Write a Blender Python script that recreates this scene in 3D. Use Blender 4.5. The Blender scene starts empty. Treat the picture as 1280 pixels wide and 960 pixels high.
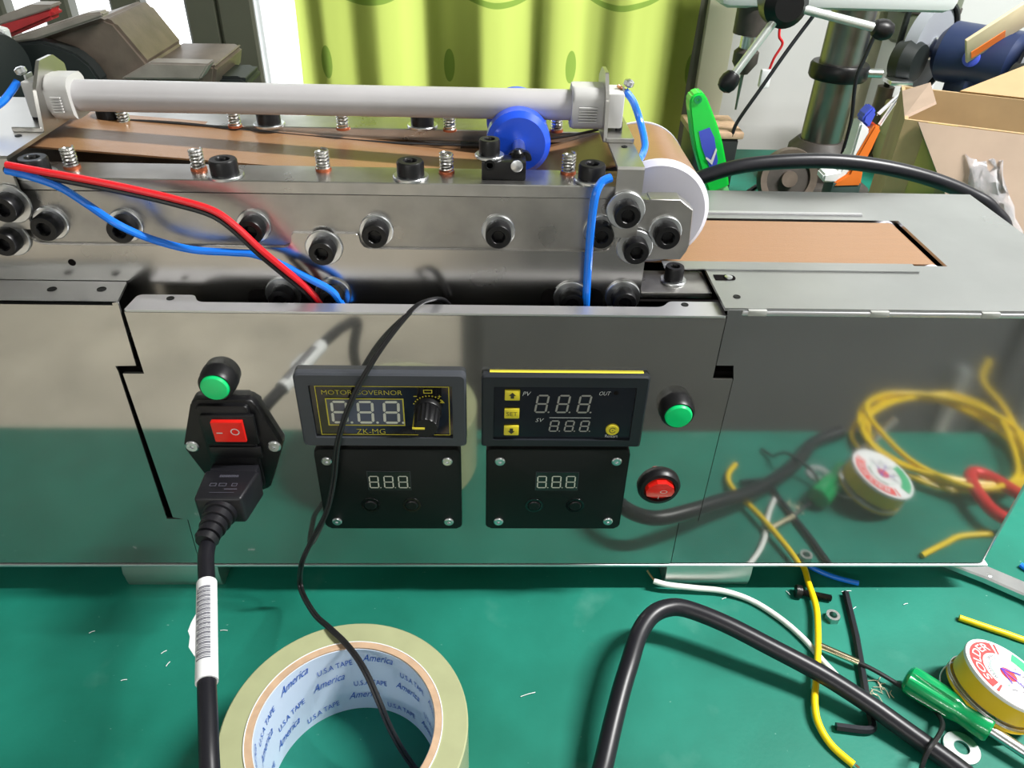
import bpy, bmesh, math, random
from mathutils import Vector, Matrix
random.seed(7)
R = math.radians
S = bpy.context.scene
COL = S.collection
# ------------------------------------------------------------------ camera
FPX = 946.43
CAM = Vector((0.0, -0.2909, 0.353))
def _cam_axes(p, y, r):
    right = Vector((1, 0, 0)); fwd = Vector((0, math.cos(p), -math.sin(p))); down = Vector((0, -math.sin(p), -math.cos(p)))
    Z = Matrix.Rotation(y, 3, 'Z'); right, fwd, down = Z @ right, Z @ fwd, Z @ down
    c, s = math.cos(r), math.sin(r)
    return c*right + s*down, -s*right + c*down, fwd
AR, AD, AF = _cam_axes(R(35.4275), R(-2.2898), R(-1.7732))
cam = bpy.data.cameras.new('camera'); camo = bpy.data.objects.new('camera', cam); COL.objects.link(camo)
cam.sensor_width = 36; cam.lens = FPX/1280*36; cam.clip_start = .01; cam.clip_end = 50
m = Matrix((AR, -AD, -AF)).transposed().to_4x4(); m.translation = CAM; camo.matrix_world = m
S.camera = camo
def ray(x, y): return AR*((x-640)/FPX) + AD*((y-480)/FPX) + AF
def PY(x, y, Y=0.0): d = ray(x, y); return CAM + d*((Y-CAM.y)/d.y)
def PZ(x, y, Z=0.0): d = ray(x, y); return CAM + d*((Z-CAM.z)/d.z)
# ------------------------------------------------------------------ world, light, exposure
W = bpy.data.worlds.new('overcast'); S.world = W; W.use_nodes = True
W.node_tree.nodes['Background'].inputs[0].default_value = (.93, .97, 1, 1)
W.node_tree.nodes['Background'].inputs[1].default_value = 2.0
def area(name, loc, sx, sy, power, col, rot=(0, 0, 0)):
    l = bpy.data.lights.new(name, 'AREA'); l.shape = 'RECTANGLE'; l.size = sx; l.size_y = sy; l.energy = power; l.color = col
    o = bpy.data.objects.new(name, l); COL.objects.link(o); o.location = loc; o.rotation_euler = rot; return o
area('key_fill_light', (.95, -.04, 1.22), .60, .05, 37, (1, .99, .97))
area('key_fill_light', (-.8, -1.9, .93), 1.15, .05, 13, (1, .98, .94))  # added fill, hung low to brighten the floor mirrored in the panel
area('key_fill_light', (.75, -2.0, 1.83), 1.15, .05, 4, (1, .98, .94))  # added fill for general brightness from behind the camera
S.view_settings.view_transform = 'Standard'; S.view_settings.look = 'None'
S.view_settings.gamma = 1; S.view_settings.use_curve_mapping = False
S.view_settings.exposure = 0.45
S.cycles.use_denoising = True
S.cycles.max_bounces = 8; S.cycles.sample_clamp_indirect = 6
# ------------------------------------------------------------------ materials
MT = {}
def mat(name, col, rough=.5, metal=0, var=None, bump=None, rvar=None, **kw):
    m = bpy.data.materials.new(name); m.use_nodes = True; nt = m.node_tree; b = nt.nodes['Principled BSDF']
    b.inputs['Base Color'].default_value = (*col, 1); b.inputs['Roughness'].default_value = rough; b.inputs['Metallic'].default_value = metal
    for k, v in kw.items(): b.inputs[k.replace('_', ' ')].default_value = v
    tc = nt.nodes.new('ShaderNodeTexCoord')
    def noise(scale, stretch=(1, 1, 1), det=4):
        mp = nt.nodes.new('ShaderNodeMapping'); mp.inputs['Scale'].default_value = stretch
        n = nt.nodes.new('ShaderNodeTexNoise'); n.inputs['Scale'].default_value = scale; n.inputs['Detail'].default_value = det
        nt.links.new(tc.outputs['Object'], mp.inputs[0]); nt.links.new(mp.outputs[0], n.inputs['Vector']); return n.outputs['Fac']
    def rng(src, a, c):
        r = nt.nodes.new('ShaderNodeMapRange'); r.inputs['From Min'].default_value = .3; r.inputs['From Max'].default_value = .7
        r.inputs['To Min'].default_value = a; r.inputs['To Max'].default_value = c; nt.links.new(src, r.inputs['Value']); return r.outputs[0]
    if var:
        n = noise(var[0], var[2] if len(var) > 2 else (1, 1, 1)); mx = nt.nodes.new('ShaderNodeMix'); mx.data_type = 'RGBA'
        a = var[1]; mx.inputs[6].default_value = (*[c*(1-a) for c in col], 1); mx.inputs[7].default_value = (*[min(1, c*(1+a)) for c in col], 1)
        nt.links.new(rng(n, 0, 1), mx.inputs[0]); nt.links.new(mx.outputs[2], b.inputs['Base Color'])
    if rvar:
        n = noise(rvar[0], rvar[2] if len(rvar) > 2 else (1, 1, 1)); nt.links.new(rng(n, rough-rvar[1], rough+rvar[1]), b.inputs['Roughness'])
    if bump:
        n = noise(bump[0], bump[2] if len(bump) > 2 else (1, 1, 1)); bp = nt.nodes.new('ShaderNodeBump')
        bp.inputs['Strength'].default_value = bump[1]; bp.inputs['Distance'].default_value = .0005
        nt.links.new(n, bp.inputs['Height']); nt.links.new(bp.outputs[0], b.inputs['Normal'])
    MT[name] = m; return m
mat('steel_panel', (.45, .455, .435), .065, .86, var=(25, .05), rvar=(18, .015))
mat('steel_film', (.42, .435, .43), .075, .84, var=(18, .05), rvar=(12, .015))
mat('steel_top', (.50, .51, .51), .32, 1, var=(20, .07), rvar=(14, .06))
mat('steel_edge', (.74, .74, .77), .42, .95)
mat('steel_plate', (.47, .46, .445), .24, 1, var=(22, .08), rvar=(30, .05))
mat('steel_bar', (.40, .39, .375), .33, 1, var=(60, .14), rvar=(45, .08), bump=(300, .1))
mat('steel_rail', (.47, .46, .445), .32, 1, var=(70, .12), rvar=(50, .08))
mat('steel_bracket', (.55, .54, .52), .30, 1, var=(30, .06))
mat('black_oxide', (.006, .006, .007), .34, 0, Specular_IOR_Level=.38)
mat('zinc', (.72, .74, .76), .28, 1, var=(200, .1))
mat('spring_steel', (.66, .65, .63), .25, 1)
mat('copper_ring', (.45, .13, .06), .4, .7)
mat('copper', (.75, .36, .2), .3, 1)
mat('nylon_white', (.62, .61, .68), .35, 0, Subsurface_Weight=.15, Subsurface_Radius=(.004, .004, .005))
mat('ptfe_belt', (.285, .15, .072), .30, 0, var=(400, .05, (.05, 1, 1)), bump=(1500, .2), Specular_IOR_Level=.55)
mat('blue_plastic', (.015, .09, .78), .28, Coat_Weight=.3)
mat('ceramic', (.52, .52, .51), .45)
mat('quartz', (.47, .46, .47), .34, var=(30, .06), Specular_IOR_Level=.6)
mat('interior', (.010, .009, .009), .9, Specular_IOR_Level=0)
mat('interior_red', (.03, .015, .015), .5)
mat('black_plastic', (.006, .006, .007), .38, bump=(900, .05), Specular_IOR_Level=.35)
mat('black_matte', (.006, .007, .007), .5, Specular_IOR_Level=.25)
mat('grey_bezel', (.050, .055, .066), .42, Specular_IOR_Level=.4)
mat('dark_bezel', (.017, .020, .026), .42, Specular_IOR_Level=.4)
mat('screen_black', (.006, .006, .008), .08, Specular_IOR_Level=.6)
mat('screen_blue', (.012, .015, .022), .16)
mat('screen_lcd', (.02, .03, .028), .12)
mat('lcd_grey', (.07, .075, .10), .12)
mat('segment', (.62, .62, .54), .5)
mat('segment_dim', (.34, .33, .31), .5)
mat('print_yellow', (.55, .48, .04), .5)
mat('print_white', (.70, .72, .72), .5)
mat('print_dark', (.03, .03, .02), .5)
mat('key_yellow', (.72, .60, .03), .4)
mat('gasket_yellow', (.85, .72, .05), .4)
mat('lamp_green', (.0, .50, .14), .3, Specular_IOR_Level=.6, Emission_Color=(0, .6, .15, 1), Emission_Strength=.12)
mat('rocker_red', (.62, .012, .01), .2, Coat_Weight=.5, Emission_Color=(1, .03, .01, 1), Emission_Strength=.12)
mat('rubber', (.010, .010, .013), .4, bump=(120, .05), Specular_IOR_Level=.4)
mat('cable_black', (.010, .010, .014), .36, Specular_IOR_Level=.4)
mat('wire_blue', (.01, .19, .85), .25, Coat_Weight=.3)
mat('wire_red', (.72, .012, .02), .3)
mat('wire_black', (.012, .012, .014), .4)
mat('wire_yellow', (.90, .62, .005), .32)
mat('wire_white', (.80, .80, .76), .35)
mat('paper_white', (.82, .83, .84), .5)
mat('print_blue', (.02, .10, .48), .5)
mat('print_grey', (.10, .10, .13), .5)
mat('tape_side', (.37, .39, .22), .25, var=(60, .06), Coat_Weight=.2)
mat('kraft', (.50, .34, .22), .8, var=(200, .1))
mat('core_blue', (.56, .66, .80), .55)
mat('floor_stone', (.74, .67, .56), .30, var=(5, .22), rvar=(9, .08))
mat('wall_white', (.56, .57, .56), .7, var=(3, .04))
mat('ceiling_paint', (.45, .45, .43), .9)
mat('frame_olive', (.085, .085, .06), .5, var=(8, .12))
mat('trim_cream', (.62, .60, .44), .6)
mat('vise_brown', (.16, .125, .10), .45, .35, var=(40, .25), bump=(400, .25))
mat('vise_grey', (.30, .27, .24), .5, .2, var=(60, .15))
mat('vise_black', (.012, .016, .016), .5)
mat('paint_red', (.42, .025, .03), .5, var=(90, .15))
mat('press_white', (.66, .68, .68), .45)
mat('press_column', (.26, .25, .235), .34, 1, var=(9, .12, (1, 1, .1)))
mat('cast_dark', (.05, .042, .036), .55, var=(60, .3))
mat('handle_steel', (.72, .76, .74), .3, .6)
mat('green_plastic', (.01, .74, .08), .3, Coat_Weight=.3)
mat('green_pale', (.30, .85, .34), .4)
mat('sticker_blue', (.07, .11, .66), .4)
mat('cardboard', (.44, .31, .16), .8, var=(30, .08), bump=(150, .1))
mat('cardboard_in', (.42, .31, .235), .8, var=(30, .06))
mat('packing_tape', (.46, .38, .10), .3)
mat('film_clear', (.85, .85, .88), .15, Transmission_Weight=.75, IOR=1.2)
mat('grinder_blue', (.02, .035, .10), .4)
mat('grinder_green', (.05, .085, .08), .5)
mat('stone_grey', (.30, .32, .36), .8)
mat('motor_green', (.15, .17, .12), .5, var=(20, .15))
mat('wood_pale', (.70, .58, .38), .7, var=(25, .1, (1, 1, .2)))
mat('orange_plastic', (.82, .20, .03), .4)
mat('screwdriver_green', (.0, .30, .09), .22, Coat_Weight=.5)
mat('bolt_black', (.015, .014, .013), .35, .4)
mat('hexkey_black', (.022, .024, .03), .35, .5)
mat('nut_zinc', (.55, .56, .54), .35, 1)
mat('brass_probe', (.72, .62, .42), .22, 1)
mat('spool_yellow', (.85, .58, .02), .35)
mat('solder_wire', (.55, .52, .42), .3, .8)
mat('label_white', (.86, .86, .86), .45)
mat('label_red', (.85, .06, .06), .45)
mat('label_green', (.05, .45, .20), .45)
mat('ink_violet', (.10, .04, .45), .5)
mat('carabiner_red', (.70, .03, .03), .3, .2)
mat('pliers_steel', (.62, .63, .64), .3, 1, var=(60, .1))
mat('standin_grey', (.10, .105, .105), .5)
mat('aluminium', (.66, .67, .64), .42, 1, var=(50, .06, (.1, 1, 1)))
mat('tape_grey', (.42, .43, .41), .3)
mat('debris', (.75, .62, .45), .4, .5)
def table_material():
    m = mat('mat_green', (.012, .245, .165), .5, Specular_IOR_Level=.3); nt = m.node_tree; b = nt.nodes['Principled BSDF']; N = nt.nodes.new; L = nt.links.new
    tc = nt.nodes['Texture Coordinate']
    def noise(sc, det, st=(1, 1, 1)):
        mp = N('ShaderNodeMapping'); mp.inputs['Scale'].default_value = st; n = N('ShaderNodeTexNoise'); n.inputs['Scale'].default_value = sc; n.inputs['Detail'].default_value = det
        L(tc.outputs['Object'], mp.inputs[0]); L(mp.outputs[0], n.inputs['Vector']); return n.outputs['Fac']
    r1 = N('ShaderNodeValToRGB'); r1.color_ramp.elements[0].position = .3; r1.color_ramp.elements[0].color = (.005, .125, .084, 1)
    r1.color_ramp.elements[1].position = .72; r1.color_ramp.elements[1].color = (.012, .210, .150, 1); L(noise(14, 8), r1.inputs[0])
    # pale worn flecks and scratches
    r2 = N('ShaderNodeValToRGB'); r2.color_ramp.elements[0].position = .735; r2.color_ramp.elements[0].color = (0, 0, 0, 1)
    r2.color_ramp.elements[1].position = .79; r2.color_ramp.elements[1].color = (1, 1, 1, 1); L(noise(380, 2, (.6, 1, 1)), r2.inputs[0])
    r3 = N('ShaderNodeValToRGB'); r3.color_ramp.elements[0].position = .62; r3.color_ramp.elements[0].color = (0, 0, 0, 1)
    r3.color_ramp.elements[1].position = .8; r3.color_ramp.elements[1].color = (1, 1, 1, 1); L(noise(24, 6), r3.inputs[0])
    ad = N('ShaderNodeMath'); ad.operation = 'MULTIPLY_ADD'; L(r3.outputs[0], ad.inputs[0]); ad.inputs[1].default_value = .35; L(r2.outputs[0], ad.inputs[2])
    sc = N('ShaderNodeMath'); sc.operation = 'MULTIPLY'; sc.use_clamp = True; L(ad.outputs[0], sc.inputs[0]); sc.inputs[1].default_value = .42
    mx = N('ShaderNodeMix'); mx.data_type = 'RGBA'; L(sc.outputs[0], mx.inputs[0]); L(r1.outputs[0], mx.inputs[6]); mx.inputs[7].default_value = (.30, .55, .46, 1)
    L(mx.outputs[2], b.inputs['Base Color'])
    bp = N('ShaderNodeBump'); bp.inputs['Strength'].default_value = .15; bp.inputs['Distance'].default_value = .0004; L(noise(500, 3), bp.inputs['Height']); L(bp.outputs[0], b.inputs['Normal'])
table_material()
CURT_PHASE = -(PY(540, 5, .905).x % .184) - (5.0 % .184)
def curtain_material():
    m = bpy.data.materials.new('curtain_cloth'); m.use_nodes = True; nt = m.node_tree; N = nt.nodes.new; L = nt.links.new
    nt.nodes.remove(nt.nodes['Principled BSDF']); out = nt.nodes['Material Output']
    tc = N('ShaderNodeTexCoord'); sep = N('ShaderNodeSeparateXYZ'); L(tc.outputs['Object'], sep.inputs[0])
    def M(op, a, b=None, c=None):
        n = N('ShaderNodeMath'); n.operation = op
        for i, v in enumerate((a, b, c)):
            if v is None: continue
            if isinstance(v, (int, float)): n.inputs[i].default_value = v
            else: L(v, n.inputs[i])
        return n.outputs[0]
    x, z = sep.outputs[0], sep.outputs[2]
    P = .184
    fx = M('FRACT', M('DIVIDE', M('ADD', x, 5.0+CURT_PHASE), P))
    arc = M('MULTIPLY', M('SINE', M('MULTIPLY', fx, math.pi)), .042)
    masks = None
    for zz in (.205, .50, .80):
        d = M('ABSOLUTE', M('SUBTRACT', z, M('SUBTRACT', zz, arc)))
        wd = M('MULTIPLY_ADD', M('SINE', M('MULTIPLY', fx, math.pi)), .003, .0012)
        a = M('LESS_THAN', d, wd)
        # rosettes where scallops meet
        rx = M('MULTIPLY', M('SUBTRACT', M('ABSOLUTE', M('SUBTRACT', fx, .5)), .5), P); rz = M('SUBTRACT', z, zz+.004)
        r = M('SQRT', M('ADD', M('MULTIPLY', rx, rx), M('MULTIPLY', rz, rz)))
        ring = M('LESS_THAN', M('ABSOLUTE', M('SUBTRACT', r, .0085)), .0028)
        # leaves below
        fx2 = M('FRACT', M('ADD', fx, .38)); lx = M('MULTIPLY', M('SUBTRACT', fx2, .5), P/.45); lz = M('DIVIDE', M('SUBTRACT', z, zz-.125), 1.3)
        leaf = M('LESS_THAN', M('SQRT', M('ADD', M('MULTIPLY', lx, lx), M('MULTIPLY', lz, lz))), .018)
        k = M('MAXIMUM', M('MAXIMUM', a, ring), leaf); masks = k if masks is None else M('MAXIMUM', masks, k)
    mx = N('ShaderNodeMix'); mx.data_type = 'RGBA'; L(M('MULTIPLY', masks, .75), mx.inputs[0])
    mx.inputs[6].default_value = (.57, .66, .15, 1); mx.inputs[7].default_value = (.16, .30, .04, 1)
    tr = N('ShaderNodeBsdfTranslucent'); df = N('ShaderNodeBsdfDiffuse'); ms = N('ShaderNodeMixShader'); ms.inputs[0].default_value = .72
    L(mx.outputs[2], tr.inputs[0]); L(mx.outputs[2], df.inputs[0]); L(df.outputs[0], ms.inputs[1]); L(tr.outputs[0], ms.inputs[2]); L(ms.outputs[0], out.inputs[0])
    MT['curtain_cloth'] = m
curtain_material()
def emis(name, col, s):
    m = bpy.data.materials.new(name); m.use_nodes = True; b = m.node_tree.nodes['Principled BSDF']
    b.inputs['Base Color'].default_value = (.8, .8, .8, 1); b.inputs['Emission Color'].default_value = (*col, 1); b.inputs['Emission Strength'].default_value = s; MT[name] = m
emis('tube_glow', (1, .98, .95), 6)
# ------------------------------------------------------------------ helpers
def tag(o, label=None, cat=None, group=None, kind=None):
    for k, v in (('label', label), ('category', cat), ('group', group), ('kind', kind)):
        if v: o[k] = v
    return o
def thing(name, loc, label, cat, group=None):
    o = bpy.data.objects.new(name, None); COL.objects.link(o); o.location = loc; o.empty_display_size = .01
    return tag(o, label, cat, group)
def origin(p): return Vector((0, 0, 0)) if p is None else origin(p.parent) + p.location if p.parent is None else p['_o']
def link(name, me, material, parent=None, label=None):
    o = bpy.data.objects.new(name, me); COL.objects.link(o)
    if material and not me.materials: me.materials.append(MT[material])
    if parent:
        o.parent = parent; o.matrix_parent_inverse = wm(parent).inverted()
    if label: o['label'] = label
    return o
def wm(o):
    m = o.matrix_basis.copy()
    return m if o.parent is None else wm(o.parent) @ o.matrix_parent_inverse @ m
def build(name, bm, material, parent=None, label=None, smooth=None):
    me = bpy.data.meshes.new(name); bmesh.ops.recalc_face_normals(bm, faces=bm.faces) if smooth != 'keep' else None
    bm.to_mesh(me); bm.free()
    if smooth is True or smooth is None:
        ang = R(35)
        for p in me.polygons: p.use_smooth = True
        me.set_sharp_from_angle(angle=ang)
    return link(name, me, material, parent, label)
NB = bmesh.new
def box(bm, lo, hi, bev=0, seg=2, mtx=None):
    r = bmesh.ops.create_cube(bm, size=1); vs = r['verts']; lo, hi = Vector(lo), Vector(hi)
    for v in vs: v.co = Vector((lo[i] + (v.co[i]+.5)*(hi[i]-lo[i]) for i in range(3)))
    if bev:
        es = list({e for v in vs for e in v.link_edges}); r2 = bmesh.ops.bevel(bm, geom=es, offset=bev, segments=seg, affect='EDGES', profile=.5)
        vs = list({v for f in r2['faces'] for v in f.verts} | {v for v in vs if v.is_valid})
    if mtx is not None:
        for v in vs: v.co = mtx @ v.co
    return bm
def prism(bm, pts, d0, d1, axis='y', bev=0, seg=2):
    def mk(u, v, d): return Vector((u, d, v)) if axis == 'y' else Vector((u, v, d)) if axis == 'z' else Vector((d, u, v))
    n = len(pts); a = [bm.verts.new(mk(u, v, d0)) for u, v in pts]; b = [bm.verts.new(mk(u, v, d1)) for u, v in pts]
    fa = bm.faces.new(a); bm.faces.new(list(reversed(b)))
    for i in range(n): bm.faces.new((a[i], a[(i+1) % n], b[(i+1) % n], b[i]))
    if bev: bmesh.ops.bevel(bm, geom=list(fa.edges), offset=bev, segments=seg, affect='EDGES', profile=.5)
    return bm
def rounded(pts, r, n=4):
    out = []; k = len(pts)
    for i in range(k):
        p, a, b = Vector(pts[i]), Vector(pts[i-1]), Vector(pts[(i+1) % k]); rr = r[i] if isinstance(r, (list, tuple)) else r
        if rr <= 0: out.append(tuple(p)); continue
        rr = min(rr, (a-p).length*.49, (b-p).length*.49); u = p + (a-p).normalized()*rr; w = p + (b-p).normalized()*rr
        for j in range(n+1):
            t = j/n; out.append(tuple(u*(1-t)**2 + p*2*t*(1-t) + w*t*t))
    return out
def rect(x0, x1, z0, z1): return [(x0, z0), (x1, z0), (x1, z1), (x0, z1)]
def frame_of(ax):
    ax = Vector(ax).normalized(); t = Vector((0, 0, 1)) if abs(ax.z) < .9 else Vector((1, 0, 0)); u = t.cross(ax).normalized(); return u, ax.cross(u), ax
def lathe(bm, prof, o=(0, 0, 0), ax=(0, 0, 1), seg=24, cap=True, closed=False):
    u, v, a = frame_of(ax); o = Vector(o); rings = []
    for r, h in prof:
        rings.append([bm.verts.new(o + a*h + (u*math.cos(2*math.pi*i/seg) + v*math.sin(2*math.pi*i/seg))*r) for i in range(seg)])
    pr = list(zip(rings, rings[1:])) + ([(rings[-1], rings[0])] if closed else [])
    for A, B in pr:
        for i in range(seg): bm.faces.new((A[i], A[(i+1) % seg], B[(i+1) % seg], B[i]))
    if cap and not closed: bm.faces.new(list(reversed(rings[0]))); bm.faces.new(rings[-1])
    return bm
def cyl(bm, p0, p1, r, r1=None, seg=20):
    p0, p1 = Vector(p0), Vector(p1); return lathe(bm, [(r, 0), (r if r1 is None else r1, (p1-p0).length)], p0, p1-p0, seg)
def spline(pts, n=8):
    pts = [Vector(p) for p in pts]; out = []; k = len(pts)
    for i in range(k-1):
        p0, p1, p2, p3 = pts[max(i-1, 0)], pts[i], pts[i+1], pts[min(i+2, k-1)]
        for j in range(n):
            t = j/n; out.append(.5*((2*p1) + (p2-p0)*t + (2*p0-5*p1+4*p2-p3)*t*t + (3*p1-p0-3*p2+p3)*t**3))
    out.append(pts[-1]); return out
def tube(bm, pts, r, seg=10, flat=1.0):
    k = len(pts); rings = []; t0 = (pts[1]-pts[0]).normalized(); u = frame_of(t0)[0]
    for i in range(k):
        t = (pts[min(i+1, k-1)] - pts[max(i-1, 0)]).normalized(); u = (u - t*u.dot(t)).normalized(); w = t.cross(u); rr = r[i] if isinstance(r, (list, tuple)) else r
        rings.append([bm.verts.new(pts[i] + (u*math.cos(2*math.pi*j/seg) + w*flat*math.sin(2*math.pi*j/seg))*rr) for j in range(seg)])
    for A, B in zip(rings, rings[1:]):
        for j in range(seg): bm.faces.new((A[j], A[(j+1) % seg], B[(j+1) % seg], B[j]))
    bm.faces.new(list(reversed(rings[0]))); bm.faces.new(rings[-1]); return bm
_TX = {}
def text_polys(body, shear=0.0):
    key = (body, shear); thin = -.012 if body in ('MOTOR GOVERNOR', 'ZK-MG', 'SET', 'PV', 'SV', 'OUT', 'Restart') else 0
    if key not in _TX:
        c = bpy.data.curves.new('txt', 'FONT'); c.body = body; c.size = 1; c.align_x = 'CENTER'; c.align_y = 'CENTER'; c.shear = shear; c.resolution_u = 3; c.offset = thin
        o = bpy.data.objects.new('txt', c); COL.objects.link(o); dg = bpy.context.evaluated_depsgraph_get()
        me = bpy.data.meshes.new_from_object(o.evaluated_get(dg)); bpy.data.objects.remove(o); bpy.data.curves.remove(c)
        V = [(v.co.x, v.co.y) for v in me.vertices]; F = [tuple(p.vertices) for p in me.polygons]
        xs = [v[0] for v in V]; ys = [v[1] for v in V]; cx, cy = (min(xs)+max(xs))/2, (min(ys)+max(ys))/2; w, h = max(xs)-min(xs), max(ys)-min(ys)
        _TX[key] = ([((x-cx)/w, (y-cy)/h) for x, y in V], F); bpy.data.meshes.remove(me)
    return _TX[key]
def text(bm, body, w, h, mp, shear=0.0):
    V, F = text_polys(body, shear); vs = [bm.verts.new(mp(x*w, y*h)) for x, y in V]
    for f in F:
        try: bm.faces.new([vs[i] for i in f])
        except ValueError: pass
def poly(bm, pts): bm.faces.new([bm.verts.new(p) for p in pts])
def flat(cx, cz, y): return lambda u, v: Vector((cx+u, y, cz+v))
def outline(bm, mp, w, h, t, cx=0, cy=0):
    o = [(-w/2, -h/2), (w/2, -h/2), (w/2, h/2), (-w/2, h/2)]; i = [(-w/2+t, -h/2+t), (w/2-t, -h/2+t), (w/2-t, h/2-t), (-w/2+t, h/2-t)]
    for k in range(4):
        poly(bm, [mp(cx+a, cy+b) for a, b in (o[k], o[(k+1) % 4], i[(k+1) % 4], i[k])])
def digit(bm, mp, cx, cy, w, h, t, sl=0.0, dot=True):
    def q(u, v): return mp(cx+u+sl*v, cy+v)
    g = t*.22; hw, hh = w/2-t/2, h/2-t/2
    def hor(v): poly(bm, [q(*p) for p in ((-hw+g, v), (-hw+g+t/2, v+t/2), (hw-g-t/2, v+t/2), (hw-g, v), (hw-g-t/2, v-t/2), (-hw+g+t/2, v-t/2))])
    def ver(u, v0, v1): poly(bm, [q(*p) for p in ((u, v0+g), (u+t/2, v0+g+t/2), (u+t/2, v1-g-t/2), (u, v1-g), (u-t/2, v1-g-t/2), (u-t/2, v0+g+t/2))])
    for v in (-hh, 0, hh): hor(v)
    for u in (-hw, hw): ver(u, -hh, 0); ver(u, 0, hh)
    if dot:
        c = (w/2+t*1.1, -hh); poly(bm, [q(c[0]+t*.55*math.cos(a*math.pi/3), c[1]+t*.55*math.sin(a*math.pi/3)) for a in range(6)])
def disc(bm, mp, cx, cy, rx, ry=None, n=20): poly(bm, [mp(cx+rx*math.cos(2*math.pi*i/n), cy+(ry or rx)*math.sin(2*math.pi*i/n)) for i in range(n)])
def copy_part(src, parent, mtx):
    c = src.copy(); COL.objects.link(c); c.parent = parent; c.matrix_parent_inverse = wm(parent).inverted(); c.matrix_basis = mtx
    for ch in src.children:
        d = ch.copy(); COL.objects.link(d); d.parent = c; d.matrix_parent_inverse = ch.matrix_parent_inverse.copy(); d.matrix_basis = ch.matrix_basis.copy()
    return c
# ------------------------------------------------------------------ the room
ZF = -.75; XL, XR, YF, YB, ZC = -2.3, 2.0, -2.6, .95, 1.9
def struct(name, bm, m): return tag(build(name, bm, m), kind='structure')
struct('floor', box(NB(), (XL, YF, ZF-.05), (XR, YB, ZF)), 'floor_stone')
struct('ceiling', box(NB(), (XL, YF, ZC), (XR, YB, ZC+.05)), 'ceiling_paint')
struct('wall_left', box(NB(), (XL-.1, YF, ZF), (XL, YB, ZC)), 'wall_white')
struct('wall_right', box(NB(), (XR, YF, ZF), (XR+.1, YB, ZC)), 'wall_white')
struct('wall_front', box(NB(), (XL, YF-.1, ZF), (XR, YF, ZC)), 'wall_white')
WX0, WX1, WZ0, WZ1 = -1.5, .335, -.25, 1.25
b = NB()
box(b, (XL, YB, ZF), (WX0, YB+.1, ZC)); box(b, (WX1, YB, ZF), (XR, YB+.1, ZC)); box(b, (WX0, YB, ZF), (WX1, YB+.1, WZ0)); box(b, (WX0, YB, WZ1), (WX1, YB+.1, ZC))
struct('wall_back', b, 'wall_white')
# fixtures for the bench tube and the two added fill tubes
def fixture(x, y, z, label):
    t = thing('key_fill_fixture', (x, y, z), label, 'lamp', 'fluorescent tube lights')
    build('housing', box(NB(), (x-.62, y-.05, z+.03), (x+.62, y+.05, z+.07), .008), 'press_white', t)
    for s in (-1, 1): build('end_cap', box(NB(), (x+s*.60-.015, y-.02, z-.012), (x+s*.60+.015, y+.02, z+.032), .004), 'press_white', t)
    build('tube', cyl(NB(), (x-.59, y, z+.012), (x+.59, y, z+.012), .013), 'tube_glow', t)
    if z < ZC-.1:
        for s in (-1, 1): build('hanger', cyl(NB(), (x+s*.4, y, z+.068), (x+s*.4, y, ZC), .003, seg=8), 'handle_steel', t)
fixture(.95, -.04, 1.24, 'fluorescent tube light hanging over the workbench')
fixture(-.8, -1.9, .95, 'added fill tube hung low to brighten the mirrored floor')
fixture(.75, -2.0, 1.85, 'added fill tube near the ceiling behind the camera')
# window with bars
wnd = tag(bpy.data.objects.new('window_1', None), kind='structure'); COL.objects.link(wnd); wnd.location = (-.5, YB, WZ0)
b = NB()
for x in (WX0, WX1-.05): box(b, (x, YB-.02, WZ0), (x+.05, YB+.05, WZ1))
for z in (WZ0, WZ1-.05): box(b, (WX0, YB-.02, z), (WX1, YB+.05, z+.05))
build('window_frame', b, 'frame_olive', wnd)
def bar_at(pxc, wpx, d=.03, y=None, name='window_bar'):
    y = YB-.03 if y is None else y; c = PY(pxc, 50, y).x; w = (PY(pxc+wpx/2, 50, y)-PY(pxc-wpx/2, 50, y)).x/2
    return build(name, box(NB(), (c-w, y, WZ0+.01), (c+w, y+d, WZ1-.01), .004, 1), 'frame_olive', wnd)
for c, w in ((-72, 32), (2, 32), (80, 34), (166, 38)): bar_at(c, w)
bar_at(258, 40, .05); bar_at(300, 44, .045, YB-.035, 'mullion')
for c, w in ((398, 26), (458, 40), (568, 78), (675, 28), (757, 26), (842, 34)): bar_at(c, w, .025, YB-.021)
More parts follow.
